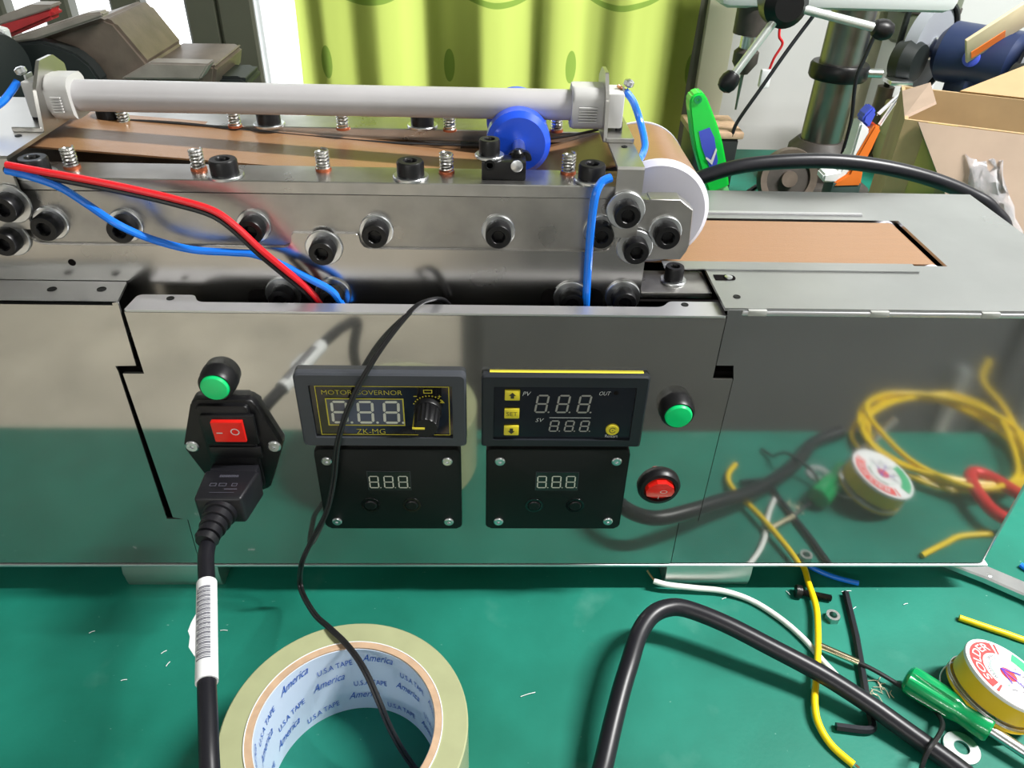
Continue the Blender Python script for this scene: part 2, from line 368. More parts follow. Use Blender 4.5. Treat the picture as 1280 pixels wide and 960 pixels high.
# curtain
def curtain():
    yc = YB-.0285; x0, x1 = PY(372, 60, yc).x, PY(868, 60, yc).x; nx, nz = 150, 24; z0, z1 = -.35, 1.3; b = NB(); g = []
    for j in range(nz+1):
        z = z0 + (z1-z0)*j/nz; row = []
        for i in range(nx+1):
            u = i/nx; x = x0 + (x1-x0)*u
            y = yc + .003*math.sin(u*46+.4*math.sin(z*4)) + .001*math.sin(u*97+1.3) + .002*math.sin(u*21+z*3)
            row.append(b.verts.new((x + .004*math.sin(z*7+u*5), y, z)))
        g.append(row)
    for j in range(nz):
        for i in range(nx): b.faces.new((g[j][i], g[j][i+1], g[j+1][i+1], g[j+1][i]))
    tag(build('curtain', b, 'curtain_cloth'), 'yellow-green curtain printed with vine scrolls hanging at the window', 'curtain')
    # thin white sheer beside it
    b = NB(); g = []; x0, x1 = PY(322, 60, yc+.01).x, PY(376, 60, yc+.01).x
    for j in range(9):
        z = z0 + (z1-z0)*j/8
        g.append([b.verts.new((x0+(x1-x0)*i/30, yc+.003+.002*math.sin(i*.9+z*2), z)) for i in range(31)])
    for j in range(8):
        for i in range(30): b.faces.new((g[j][i], g[j][i+1], g[j+1][i+1], g[j+1][i]))
    o = tag(build('sheer_curtain', b, None), 'narrow white sheer curtain strip beside the green curtain', 'curtain')
    m = bpy.data.materials.new('sheer'); m.use_nodes = True; nt = m.node_tree; tr = nt.nodes.new('ShaderNodeBsdfTranslucent'); tr.inputs[0].default_value = (.95, .98, .96, 1)
    tp = nt.nodes.new('ShaderNodeBsdfTransparent'); ms = nt.nodes.new('ShaderNodeMixShader'); ms.inputs[0].default_value = .45
    nt.links.new(tp.outputs[0], ms.inputs[2]); nt.links.new(tr.outputs[0], ms.inputs[1]); nt.links.new(ms.outputs[0], nt.nodes['Material Output'].inputs[0]); o.data.materials.append(m)
curtain()
xw = PY(893, 80, YB-.03).x
struct('trim_1', box(NB(), (xw-.022, YB-.03, ZF), (xw+.022, YB, ZC), .003), 'trim_cream')
# ------------------------------------------------------------------ workbench
TX0, TX1, TY0, TY1 = -1.0, 1.15, -.146, .80
wb = thing('workbench', (0, .3, ZF), 'workbench with a scuffed green mat under the machine', 'table')
build('mat', box(NB(), (TX0, TY0, -.003), (TX1, TY1, 0)), 'mat_green', wb)
build('top', box(NB(), (TX0, TY0+.001, -.035), (TX1, TY1, -.003)), 'cast_dark', wb)
for x in (TX0+.05, TX1-.05):
    for y in (TY0+.06, TY1-.06): build('leg', box(NB(), (x-.025, y-.025, ZF), (x+.025, y+.025, -.035)), 'cast_dark', wb)
# added cabinet, standing in for the unidentified dark shape mirrored in the steel
cb = thing('standin_cabinet', (.75, -.88, ZF), 'added dark cabinet standing in for the unknown dark reflection in the steel front', 'cabinet')
build('body', box(NB(), (-.04, -1.10, ZF), (1.6, -.66, -.12), .01), 'standin_grey', cb)
for i in range(2):
    d = build('door', box(NB(), (-.01+.80*i, -.66, ZF+.08), (.77+.80*i, -.642, -.15), .006), 'standin_grey', cb)
    build('handle', box(NB(), (.71+.13*i, -.643, -.40), (.725+.13*i, -.625, -.27), .003), 'handle_steel', d)
# ------------------------------------------------------------------ the machine
MC = thing('belt_sealing_machine', (0, .07, 0), 'stainless steel belt sealing machine with meters on its front panel', 'machine')
def xz(px, py, Y=0.0): p = PY(px, py, Y); return (p.x, p.z)
XE = .2905; YBK = .142; ZB = .0215; ZL = .1873; ZCn = .1842; ZRt = .188; XLe = -.52
T = .0012
# left cover
e = [xz(147, 378), xz(170, 457), xz(144, 457.5), xz(147.5, 464), xz(208.5, 648.5), xz(234, 649), xz(249, 703)]
pl = [(XLe, ZB)] + [(XLe, ZL)] + [(e[0][0], ZL)] + e[1:6] + [(e[6][0], ZB)]
build('left_cover', prism(NB(), pl, 0, T, bev=0), 'steel_panel', MC)
build('left_cover_top', prism(NB(), rounded([(XLe, 0), (e[0][0]-.0005, 0), (xz(163, 349.5)[0]*1.0-.012, .0195), (XLe, .0195)], [0, .002, .001, 0]), ZL-T, ZL, 'z'), 'steel_top', MC)
# central control panel
e = [xz(157, 393), xz(180.5, 466.5), xz(154, 466.5), xz(216.5, 646), xz(235.5, 649), xz(250.5, 704)]
r_ = [xz(838, 703), xz(848, 653), xz(872, 651.5), xz(915.7, 473.5), xz(890.5, 473.5), xz(894, 457), xz(908, 394)]
cp = [(e[5][0], ZB), (r_[0][0], ZB)] + r_[1:6] + [(r_[6][0], ZCn-.001), (e[0][0], ZCn-.001)] + e[1:5]
build('control_panel', prism(NB(), cp, -.0004, T), 'steel_panel', MC)
fx0, fx1 = e[0][0], r_[6][0]
xa, xb_ = PZ(250, 372, ZCn).x, PZ(826, 378, ZCn).x
fl = rounded([(fx0, -.0004), (fx1, -.0004), (fx1, .0125), (xb_+.004, .0125), (xb_, .0072), (xa, .0072), (xa-.003, .0135), (fx0+.001, .0135)], [.0008, .0008, .001, .002, .003, .003, .002, .003])
build('panel_flange', prism(NB(), fl, ZCn-T, ZCn, 'z', bev=.0006), 'steel_edge', MC)
# right cover: front face and top plate with the belt slot
q = [xz(839.2, 703), xz(849.2, 653), xz(873.2, 651.5), xz(917, 473.5), xz(917, 457), xz(895.5, 457), xz(909.5, 394)]
CR = .005
rp = [(q[0][0], ZB), (XE-CR, ZB), (XE-CR, ZRt-.001), (q[6][0], ZRt-.001)] + [q[5], q[4], q[3], q[2], q[1]]
build('right_cover', prism(NB(), rp, 0, T), 'steel_film', MC)
build('right_side', box(NB(), (XE-T, CR, ZB), (XE, YBK, ZRt-.001)), 'steel_film', MC)
arc = [(XE-CR+CR*math.cos(R(-90+a)), CR+CR*math.sin(R(-90+a))) for a in range(0, 91, 10)]
build('right_bend', prism(NB(), arc + [(XE-CR+(CR-T)*math.cos(R(-90+a)), CR+(CR-T)*math.sin(R(-90+a))) for a in range(90, -1, -10)], ZB, ZRt-.001, 'z'), 'steel_film', MC)
build('back_cover', box(NB(), (XLe, YBK-T, ZB), (XE, YBK, .184)), 'steel_top', MC)
sx0, sx1, sy0, sy1 = .06, .228, .0445, .1004
xs = PZ(906, 384, ZRt).x
sb = PZ(884, 341, ZRt)
b = NB()
prism(b, [(xs, .0004), (XE, .0004), (XE, sy0), (sb.x, sy0), (sb.x, sb.y)], ZRt-.0015, ZRt, 'z')
box(b, (sx1, sy0, ZRt-.0015), (XE, sy1, ZRt)); box(b, (.0, sy1, ZRt-.0015), (XE, YBK, ZRt))
build('top_plate', b, 'steel_top', MC)
build('edge_strip', box(NB(), (xs+.008, -.0006, ZRt-.0034), (XE, .0012, ZRt-.0012), .0004), 'steel_edge', MC, 'bright protective strip along the cover edge')
for px in (948, 1102, 1242):
    p = PY(px, 388, -.0008); build('tape_tab', box(NB(), (p.x-.0042, -.0009, ZRt-.0034), (p.x+.0042, .001, ZRt-.0006), .0002), 'tape_grey', MC)
a_ = PZ(1150, 342, ZRt)
build('slot_strip', box(NB(), (.085, .037, ZRt+.0001), (a_.x, .0452, ZRt+.0007)), 'steel_top', MC)
build('back_strip', box(NB(), (.09, sy1+.006, ZRt+.0001), (PZ(1077, 269, ZRt).x, sy1+.0085, ZRt+.0009)), 'steel_edge', MC)
# adjuster slot and small holes on the plates
def hole(px, py, Z, r=.0011):
    p = PZ(px, py, Z); build('screw_hole', lathe(NB(), [(r*1.6, 0), (r*1.5, .0003), (r, .0003), (r*.9, .0002)], (p.x, p.y, Z), seg=12), 'black_matte', MC)
p0, p1 = PZ(893, 347, ZRt), PZ(920, 349, ZRt)
build('adjust_slot', prism(NB(), rounded(rect(p0.x, p1.x, p0.y-.0026, p0.y+.0026), [0, .0026, .0026, 0]), ZRt, ZRt+.0003, 'z'), 'interior', MC)
build('slot_screw', lathe(NB(), [(.0019, 0), (.0019, .0008), (.0011, .0010)], (p1.x-.0035, p0.y-.0006, ZRt+.0002), seg=14), 'zinc', MC)
hole(921, 371, ZRt); hole(856, 381, ZCn); hole(213, 373, ZCn); hole(65, 361.5, ZL, .0013); hole(127, 361.5, ZL, .0013)
# near-black boxes that put shade into the cover gaps; base, feet
build('gap_shade_body', box(NB(), (XLe+.003, .022, ZB+.001), (XE-.003, YBK-.003, .165)), 'interior', MC)
build('gap_shade_front', box(NB(), (XLe+.003, .006, ZB+.001), (XE-.003, .012, .150)), 'interior', MC)
build('base_plate', box(NB(), (XLe, -.0008, ZB-.0028), (XE+.0002, YBK, ZB-.0010), .0004), 'steel_edge', MC)
for x0p, x1p in ((151, 272), (834, 941)):
    x0, x1 = PY(x0p, 712, .0).x, PY(x1p, 712, .0).x
    b = NB(); pr = [(.001, ZB-.003), (.140, ZB-.003), (.140, 0), (.0028, 0), (.0014, .0014), (.0004, .006), (.0002, .012)]
    prism(b, pr, x0, x1, 'x', bev=.0008); build('foot', b, 'aluminium', MC)
# lower belt and the white drum showing in the slot
dcx, dcz, dr = sx1-.0068, ZRt-.0066, .0060
b = NB(); top = [(.03, dcz+dr+.0002)] + [(dcx+(dr+.0002)*math.sin(R(k*8)), dcz+(dr+.0002)*math.cos(R(k*8))) for k in range(12)]
low = [(dcx+(dr-.0006)*math.sin(R(k*8)), dcz+(dr-.0006)*math.cos(R(k*8))) for k in range(11, -1, -1)] + [(.03, dcz+dr-.0006)]
prism(b, top+low, .0472, .0980, 'y'); build('lower_belt', b, 'ptfe_belt', MC)
dm = build('belt_drum', lathe(NB(), [(dr-.001, 0), (dr-.001, .054)], (dcx, .0456, dcz), (0, 1, 0), 40), 'nylon_white', MC)
for y in (.0440, .0982): build('drum_flange', lathe(NB(), [(dr+.0004, 0), (dr+.0004, .0028)], (dcx, y, dcz), (0, 1, 0), 48), 'nylon_white', dm)
# screw plate right of the front plate
zsp = ZRt-.003; xR_ = PY(807, 320, .02).x+.0004
build('screw_plate', box(NB(), (xR_, .0195, zsp-.003), (sb.x-.0005, .042, zsp), .0003), 'steel_rail', MC)
# ---- upper carriage
YP = .020; YM = .0215
zseam = PY(400, 243.3, YM).z; ztop = PY(460, 228, YM).z; zmid = PY(400, 308.5, YM).z; ztab = PY(400, 292, YP).z
xR = PY(807, 320, YP).x; xm0, xm1 = PY(365, 296, YP).x, PY(448, 296, YP).x; xr0 = PY(768, 300, YP).x; xl1 = PY(24, 284, YP).x
lp = [(XLe, .150), (xR, .150), (xR, ztab+.0003), (xr0, ztab+.0003), (xr0-.001, zmid), (xm1+.001, zmid), (xm1, ztab), (xm0, ztab), (xm0-.001, zmid), (xl1+.004, zmid), (xl1, ztab+.0005), (XLe, ztab+.0005)]
build('front_plate', prism(NB(), rounded(lp, [0, 0, .0004, .0008, .005, .005, .0008, .0008, .005, .005, .002, 0]), YP, YP+.0015, bev=.0003, seg=1), 'steel_plate', MC)
xe1 = .0905
ep = [(XLe, zmid-.004), (PY(850, 323, .0222).x, zmid-.004), (.0895, zmid), (xe1, zmid+.003), (PY(866, 262, .0222).x, PY(866, 262, .0222).z), (PY(850, 249, .0222).x, PY(850, 249, .0222).z), (.07, PY(850, 249, .0222).z), (.07, zseam-.0002), (XLe, zseam-.0002)]
build('side_bar', prism(NB(), ep, YM, .030, bev=.0003, seg=1), 'steel_bar', MC)
build('front_rail', box(NB(), (XLe, YM-.0002, zseam), (PY(772, 240, YM).x+.006, .0405, ztop), .0004, 1), 'steel_rail', MC)
yb0 = PZ(440, 160, ztop).y
build('back_rail', box(NB(), (XLe, yb0, zseam), (.060, yb0+.020, ztop), .0004, 1), 'steel_rail', MC)
build('back_bar', box(NB(), (XLe, yb0+.004, .186), (.086, yb0+.014, zseam), .0004, 1), 'steel_bar', MC)
# roller and belt
RX, RZ, RR = .0785, .213, .0243
b = NB(); lathe(b, [(.006, 0), (RR-.001, 0), (RR+.0013, .0022), (RR+.0013, .0034), (RR, .0035), (RR, .0585), (RR+.0013, .0586), (RR+.0013, .0605), (RR-.001, .0625), (.006, .0625)], (RX, .0445, RZ), (0, 1, 0), 56); build('end_roller', b, 'nylon_white', MC)
def belt():
    t = .0008; path = []
    Rb = RR+.0002
    path += [(-.52, RZ+.0262), (-.26, RZ+.0262), (-.2, RZ+.0250), (-.1, RZ+.0183), (-.02, RZ+.0130), (.004, RZ+.0118), (.0135, RZ+.0112), (.022, RZ+.0118), (.04, RZ+.0165), (.062, RZ+.0222)]
    for k in range(0, 19):
        a = R(100 - k*10); path.append((RX + (Rb)*math.cos(a), RZ + Rb*math.sin(a)))
    path += [(.03, RZ-Rb-.0002), (-.52, RZ-Rb-.0002)]
    y0, y1 = .0484, .1022; b = NB(); A = []
    n = len(path)
    for i, (x, z) in enumerate(path):
        dx = path[min(i+1, n-1)][0]-path[max(i-1, 0)][0]; dz = path[min(i+1, n-1)][1]-path[max(i-1, 0)][1]; l = math.hypot(dx, dz); nx, nz = -dz/l, dx/l
        A.append([b.verts.new((x, y0, z)), b.verts.new((x, y1, z)), b.verts.new((x+nx*t, y1, z+nz*t)), b.verts.new((x+nx*t, y0, z+nz*t))])
    for P, Q in zip(A, A[1:]):
        for k in range(4): b.faces.new((P[k], P[(k+1) % 4], Q[(k+1) % 4], Q[k]))
    b.faces.new(A[0]); b.faces.new(list(reversed(A[-1])))
    build('upper_belt', b, 'ptfe_belt', MC)
belt()
# thin black line along the far edge of the belt
build('belt_edge_line', tube(NB(), spline([PY(150, 150, yb0-.002), PY(225, 154, yb0-.002), PY(330, 165, yb0-.002), PY(450, 176, yb0-.003), PY(560, 181, yb0-.005), PY(600, 181, yb0-.006)]), .0007, 8), 'wire_black', MC)
build('belt_edge_end', cyl(NB(), PY(576, 181, yb0-.0055), PY(604, 181.5, yb0-.006), .0017, seg=10), 'black_matte', MC)
build('belt_edge_line', tube(NB(), spline([PY(682, 174, yb0-.003), PY(710, 170, yb0-.002), PY(748, 162, yb0+.001)]), .0007, 8), 'wire_black', MC)
# ---- bolts
def bolt_mesh(r, h, hexr, dep):
    b = NB(); n = 24; L = []
    def ring(rr, z, hx=False):
        o = []
        for i in range(n):
            a = 2*math.pi*i/n; k = rr
            if hx: s = (a % (math.pi/3)) - math.pi/6; k = rr*math.cos(math.pi/6)/math.cos(s)
            o.append(b.verts.new((k*math.cos(a), k*math.sin(a), z)))
        return o
    L = [ring(r, -.0002), ring(r, h*.88), ring(r*.92, h), ring(hexr*1.08, h), ring(hexr, h-.0006, True), ring(hexr*.98, h-dep, True)]
    for A, B in zip(L, L[1:]):
        for i in range(n): b.faces.new((A[i], A[(i+1) % n], B[(i+1) % n], B[i]))
    b.faces.new(list(reversed(L[0]))); b.faces.new(L[-1]); return b
def washer_mesh(r, t, ri): return lathe(NB(), [(ri, 0), (r-.0003, 0), (r, .0003), (r, t-.0003), (r-.0003, t), (ri, t)], seg=28, closed=True)
FRONT = Matrix.Rotation(R(90), 4, 'X')
_proto = {}
def bolt(px, py, axis, plane, big=1.0, wr=.0077, hgt=.0062):
    key = (big, wr, hgt)
    r = .0063*big; h = hgt
    if axis == 'y': p = PY(px, py, plane-h-.0014); base = Vector((p.x, plane, p.z)); rot = FRONT
    else: p = PZ(px, py, plane+h+.0012); base = Vector((p.x, p.y, plane)); rot = Matrix.Identity(4)
    mtx = Matrix.Translation(base) @ rot @ Matrix.Rotation(random.random()*6, 4, 'Z')
    if key not in _proto:
        o = build('bolt', bolt_mesh(r, h, r*.5, h*.55), 'black_oxide', MC); o.data.transform(Matrix.Translation((0, 0, .0014))); o.matrix_basis = mtx
        w = build('washer', washer_mesh(wr, .0014, r*.6), 'zinc'); w.parent = o; w.matrix_parent_inverse = Matrix.Identity(4); w['label'] = 'zinc plated washer'
        _proto[key] = o
    else: copy_part(_proto[key], MC, mtx)
for px, py in ((54, 287), (149, 290), (312, 291), (468, 296.5), (623, 297), (752, 297), (835, 298)): bolt(px, py, 'y', YM, .90, .0074)
for px, py in ((401.5, 318), (796, 317), (3, 306), (350, 377), (413, 377), (715, 381), (781, 380)): bolt(px, py, 'y', YP, .90, .0082)
for px, py in ((785, 271), (3, 263)): bolt(px, py, 'y', YP-.0018, .90, .0084)
for px, py in ((40, 197), (278, 199), (512.5, 201), (740.5, 205)): bolt(px, py, 'z', ztop, .93)
for px, py in ((134, 135), (334, 138), (527.5, 140)): bolt(px, py, 'z', ztop, .93)
bolt(844, 333, 'z', zsp, .72, .0062, .0066)
# ---- compression springs
def helix(r, h, turns, w):
    n = int(turns*14); return tube(NB(), [Vector((r*math.cos(2*math.pi*i/14), r*math.sin(2*math.pi*i/14), w+(h-2*w)*i/n)) for i in range(n+1)], w, 6)
sp = None
for k, (px, py) in enumerate(((86.5, 197), (246, 199), (403, 200), (558, 203), (711, 204), (153, 146), (292, 147), (428, 150), (562, 152), (696, 153))):
    p = PZ(px, py, ztop+.0045); mtx = Matrix.Translation((p.x, p.y, ztop)) @ Matrix.Rotation(random.random()*6, 4, 'Z')
    if sp is None:
        sp = build('spring', helix(.0026, .0095, 6, .00058), 'spring_steel', MC); sp.matrix_basis = mtx
        for nm, bm_, m_ in (('base_ring', lathe(NB(), [(.0012, 0), (.0035, 0), (.0034, .0011), (.0012, .0011)], seg=18, closed=True), 'copper_ring'), ('stud', lathe(NB(), [(.0017, 0), (.0017, .0075), (.0012, .008)], seg=12), 'spring_steel')):
            o = build(nm, bm_, m_); o.parent = sp; o.matrix_parent_inverse = Matrix.Identity(4)
    else: copy_part(sp, MC, mtx)
# ---- tension wheels and bracket
wc = PY(648, 179.5, .054); WR = .0147
for y in (.052, .086):
    build('tension_wheel', lathe(NB(), [(.003, 0), (WR-.0025, 0), (WR, .0022), (WR, .0098), (WR-.0025, .012), (.003, .012)], (wc.x, y, wc.z), (0, 1, 0), 40), 'blue_plastic', MC)
b0, b1 = PY(602, 221, .0265), PY(658, 199, .0265)
build('wheel_bracket', box(NB(), (b0.x, .0265, ztop), (b1.x, .0365, ztop+(b1.z-b0.z)), .0006), 'black_oxide', MC)
bz = ztop+(b1.z-b0.z)
b = NB(); prism(b, rounded([(wc.x-.006, bz-.003), (wc.x+.006, bz-.003), (wc.x+.004, wc.z+.002), (wc.x-.004, wc.z+.002)], .002), .0368, .0395); build('wheel_arm', b, 'black_oxide', MC)
build('wheel_axle', cyl(NB(), (wc.x, .0395, wc.z), (wc.x, .100, wc.z), .0028), 'zinc', MC)
p = PY(646, 208, .0260); build('bracket_pin', lathe(NB(), [(.0026, 0), (.0026, .0005), (.0023, .0007)], (p.x, .0266, p.z), (0, -1, 0), 18), 'zinc', MC)
p = PY(612, 207, .0263); build('bracket_hole', lathe(NB(), [(.0024, 0), (.0024, .0003), (.0014, .0003), (.0013, .0001)], (p.x, .0266, p.z), (0, -1, 0), 16), 'black_matte', MC)
bolt(612, 174, 'z', bz, .72, .0064, .0064)
p = PZ(647, 187, bz+.003); build('cap_screw', lathe(NB(), [(.0026, 0), (.0026, .002), (.0015, .0032)], (p.x, p.y, bz), seg=14), 'black_oxide', MC)
# ---- infrared lamp, caps and brackets
LY = .068; lz = PY(400, 125, LY).z; xa, xb2 = PY(100, 125, LY).x, PY(713, 131, LY).x
lamp = build('heating_lamp', cyl(NB(), (xa-.006, LY, lz), (xb2+.004, LY, lz), .0068, seg=32), 'quartz', MC, 'frosted quartz heating tube')
def cap(x0, x1, s):
    b = NB(); prof = []; n = 32; r = .0103
    pts = []
    for i in range(n):
        a = 2*math.pi*i/n; rr = r/max(abs(math.cos(a)), abs(math.sin(a)), .84)**.9*.90; pts.append((LY+rr*math.cos(a), lz+rr*math.sin(a)))
    prism(b, pts, min(x0, x1), max(x0, x1), 'x', bev=.0014, seg=3)
    c = build('lamp_cap', b, 'ceramic', lamp)
    for k in range(6):
        z = lz - .0045 + k*.0012; build('cap_ridge', box(NB(), (min(x0, x1)+.003, LY-.0112, z-.0003), (max(x0, x1)-.003, LY-.0100, z+.0003)), 'ceramic', lamp)
xc1 = PY(752, 125, LY).x; xc0 = PY(71, 125, LY).x
cap(xb2, xc1, 1); cap(xa, xc0, -1)
zb = PY(790, 209, .0188).z
def bracket(x0, x1, xu, s, lbl):
    b = NB(); zf = ztab+.0008
    prism(b, [(.0185, zf), (.0185, zb-.001), (.0195, zb), (.105, zb), (.105, zb-.0015), (.0200, zb-.0015), (.0200, zf)], x0, x1, 'x'); o = build('lamp_bracket', b, 'steel_bracket', MC)
    # holder: angle with an upright plate
    b = NB(); box(b, (min(xu, xu+s*.013), LY-.018, zb), (max(xu, xu+s*.013), LY+.016, zb+.0022), .0003, 1); build('holder_foot', b, 'steel_bracket', o)
    b = NB(); prism(b, rounded([(LY-.018, zb), (LY+.016, zb), (LY+.016, lz+.010), (LY+.008, lz+.0155), (LY-.004, lz+.0155), (LY-.0135, lz+.006)], .001), xu-.0008, xu+.0008, 'x'); build('holder_plate', b, 'steel_bracket', o)
    for dy in (-.006, .008): build('holder_screw', lathe(NB(), [(.0016, 0), (.0016, .004), (.001, .0046)], (xu+s*.0075, LY+dy, zb+.002), seg=12), 'black_oxide', o)
    build('foot_hole', lathe(NB(), [(.0014, 0), (.0014, .0003), (.0008, .0003), (.0007, .0001)], (xu+s*.008, LY-.023, zb), seg=12), 'black_matte', o)
    b = NB(); box(b, (min(xu+s*.001, xu+s*.0085), LY-.0085, lz-.008), (max(xu+s*.001, xu+s*.0085), LY+.0085, lz+.0075), .001); build('terminal_block', b, 'ceramic', o)
    b = NB(); box(b, (min(xu+s*.008, xu+s*.0088), LY-.003, lz-.001), (max(xu+s*.008, xu+s*.0088), LY+.003, lz+.009)); build('terminal_lug', b, 'zinc', o)
    b = NB(); lathe(b, [(.0012, 0), (.0024, .0008), (.0024, .0026), (.0012, .0034)], (xu+s*.0105, LY, lz+.0085), (s*.3, 0, 1), 12); build('solder_joint', b, 'zinc', o)
    return o
x0, x1 = PY(772, 212, .0188).x, PY(806, 212, .0188).x
xu = xc1+.0008
bracket(x0, x1, xu, 1, '')
xl = PY(14, 212, .0188).x; bracket(xl-.055, xl, xc0-.0008, -1, '')
# ---- heater wires
def wire(name, pts, r, m, parent, n=8, label=None, seg=10): return build(name, tube(NB(), spline(pts, n), r, seg), m, parent, label)
def on(seq): return [PY(a, b_, c) for a, b_, c in seq]
wire('blue_wire', on(((781, 113, LY), (792, 128, LY-.002), (801, 155, LY-.006), (806, 180, LY-.018), (803, 193, LY-.026), (797, 203, LY-.036), (790, 222, .045))), .00165, 'wire_blue', MC)
wire('copper_strand', on(((772, 107, LY), (777, 110, LY), (782, 114, LY))), .0008, 'copper', MC)
wire('blue_wire', on(((764, 222, .0165), (752, 228, .0150), (744, 245, .0125), (739, 280, .012), (736, 320, .0125), (734, 350, .013), (732, 392, .0145))), .00185, 'wire_blue', MC)
wire('blue_wire', on(((22, 102, LY), (14, 114, LY-.004), (2, 128, LY-.010), (-20, 142, LY-.016))), .00165, 'wire_blue', MC)
wire('blue_wire', on(((8, 213, .0165), (36, 220, .0155), (75, 234, .0145), (110, 256, .0135), (148, 281, .008), (190, 299, .0135), (240, 312, .015), (290, 315.5, .015), (318, 318, .0145), (350, 330, .0135), (390, 350, .0128), (417, 366, .0128), (433, 392, .014))), .0017, 'wire_blue', MC)
red = ((8, 206, .0165), (45, 213, .0150), (100, 223, .0135), (160, 235, .0125), (220, 249, .012), (266, 263, .010), (295, 283, .0085), (325, 311, .008), (355, 336, .0105), (385, 361, .012), (408, 388, .0135))
wire('red_wire', on(red), .0015, 'wire_red', MC)
wire('black_wire', on([(a-2.0, b_+6.0, c+.0016) for a, b_, c in red]), .0013, 'wire_black', MC)
# small hole in the front plate, slots round the low bolts
p = PY(90, 328, YP); build('plate_hole', lathe(NB(), [(.0017, 0), (.0016, .0003), (.001, .0003)], (p.x, YP+.0001, p.z), (0, -1, 0), 14), 'interior', MC)
for px in (350, 715):
    p = PY(px, 374, YP); build('bolt_slot', prism(NB(), rounded(rect(p.x-.0145, p.x+.0145, p.z-.010, p.z+.0055), .0054, 6), YP-.0004, YP+.0002), 'interior', MC)
# ------------------------------------------------------------------ instruments on the panel
def meter_body(name, w, h, p, depth, m, bev, label):
    o = build(name, prism(NB(), rounded(rect(p.x-w/2, p.x+w/2, p.z-h/2, p.z+h/2), .0028, 4), -depth, -.0003, bev=bev, seg=3), m, MC, label); return o
def bezel_frame(bm, p, w, h, w2, h2, cz, y0, y1, r=.0028):
    # frame with a sunken window
    o = rounded(rect(-w/2, w/2, -h/2, h/2), r, 4); i = rounded(rect(-w2/2, w2/2, cz-h2/2, cz+h2/2), .0006, 4)
    def ring(pts, y, s=1, dx=0): return [bm.verts.new((p.x+u*s, y, p.z+v*s)) for u, v in pts]
    A = ring(o, y0); B = ring(o, y1+.0009); Cc = ring([(u*(1-.0016/w), v*(1-.0016/h)) for u, v in o], y1); D = ring(i, y1); E = ring(i, y1+.0016)
    n = len(o)
    for P, Q in ((A, B), (B, Cc), (Cc, D), (D, E)):
        for k in range(n): bm.faces.new((P[k], P[(k+1) % n], Q[(k+1) % n], Q[k]))
    bm.faces.new(A); bm.faces.new(E); return bm
# motor governor
g = PY(478.5, 512.5, -.003); yf = -.0045
gov = build('motor_governor', bezel_frame(NB(), g, .0795, .0432, .0665, .0312, -.0004, -.0004, yf), 'grey_bezel', MC, 'grey framed speed meter with a ribbed knob')
ys = yf+.0014; mp = flat(g.x, g.z, ys)
b = NB(); poly(b, [mp(-.0331, -.0158), mp(.0331, -.0158), mp(.0331, .0150), mp(-.0331, .0150)]); build('screen', b, 'screen_black', gov)
mp = flat(g.x, g.z, ys-.0002); b = NB(); poly(b, [mp(-.0262, -.0090), mp(.0098, -.0090), mp(.0098, .0068), mp(-.0262, .0068)]); build('digit_window', b, 'lcd_grey', gov)
mp = flat(g.x, g.z, ys-.0003); b = NB(); outline(b, mp, .0625, .0292, .0004, .0006, -.0004); outline(b, mp, .0368, .0164, .0006, -.0082, -.0011)
text(b, 'MOTOR GOVERNOR', .0375, .0026, lambda u, v: mp(u-.009, v+.0105)); text(b, 'ZK-MG', .0138, .0031, lambda u, v: mp(u-.0066, v-.0128))
outline(b, mp, .0042, .0021, .0004, .0218, .0113)
for k in range(11):
    a = R(155-k*11); poly(b, [mp(.0222+rr*math.cos(a+da), .0008+rr*math.sin(a+da)) for rr, da in ((.0076, -.04), (.0083, -.04), (.0083, .04), (.0076, .04))])
poly(b, [mp(.0272, .0046), mp(.0296, .0046), mp(.0284, .0066)]); text(b, '+', .0016, .0016, lambda u, v: mp(u+.0272, v+.0085)); text(b, '-', .0016, .0005, lambda u, v: mp(u+.0158, v+.0085))
build('printing', b, 'print_yellow', gov)
mp = flat(g.x, g.z, ys-.0004)
for u in (-.0205, -.0082, .0041):
    b = NB(); digit(b, mp, u, -.0011, .0080, .0136, .0013, .03); build('digit', b, 'segment', gov)
kx, kz = g.x+.0216, g.z+.0015
def knurl(bm, r, h0, h1, n=18):
    rings = []
    for h, s in ((h0, 1.0), (h0-.0008, 1.0), (h1+.0006, .92), (h1, .86)):
        rings.append([bm.verts.new((kx+math.cos(2*math.pi*i/(2*n))*r*s*(1 if i % 2 else .93), h, kz+math.sin(2*math.pi*i/(2*n))*r*s*(1 if i % 2 else .93))) for i in range(2*n)])
    for A, B in zip(rings, rings[1:]):
        for i in range(2*n): bm.faces.new((A[i], A[(i+1) % (2*n)], B[(i+1) % (2*n)], B[i]))
    bm.faces.new(rings[-1]); bm.faces.new(rings[0]); return bm
b = NB(); knurl(b, .0062, ys-.0035, ys-.0155); build('knob', b, 'black_plastic', gov)
b = NB(); lathe(b, [(.0066, 0), (.0066, .0035), (.0063, .004)], (kx, ys, kz), (0, -1, 0), 28); build('knob_skirt', b, 'black_plastic', gov)
b = NB(); box(b, (kx-.0055, ys-.0158, kz-.0005), (kx-.0005, ys-.0154, kz+.0004)); box(b, (kx-.0062, ys-.0157, kz-.0005), (kx-.0054, ys-.005, kz+.0004)); build('pointer', b, 'gasket_yellow', gov)
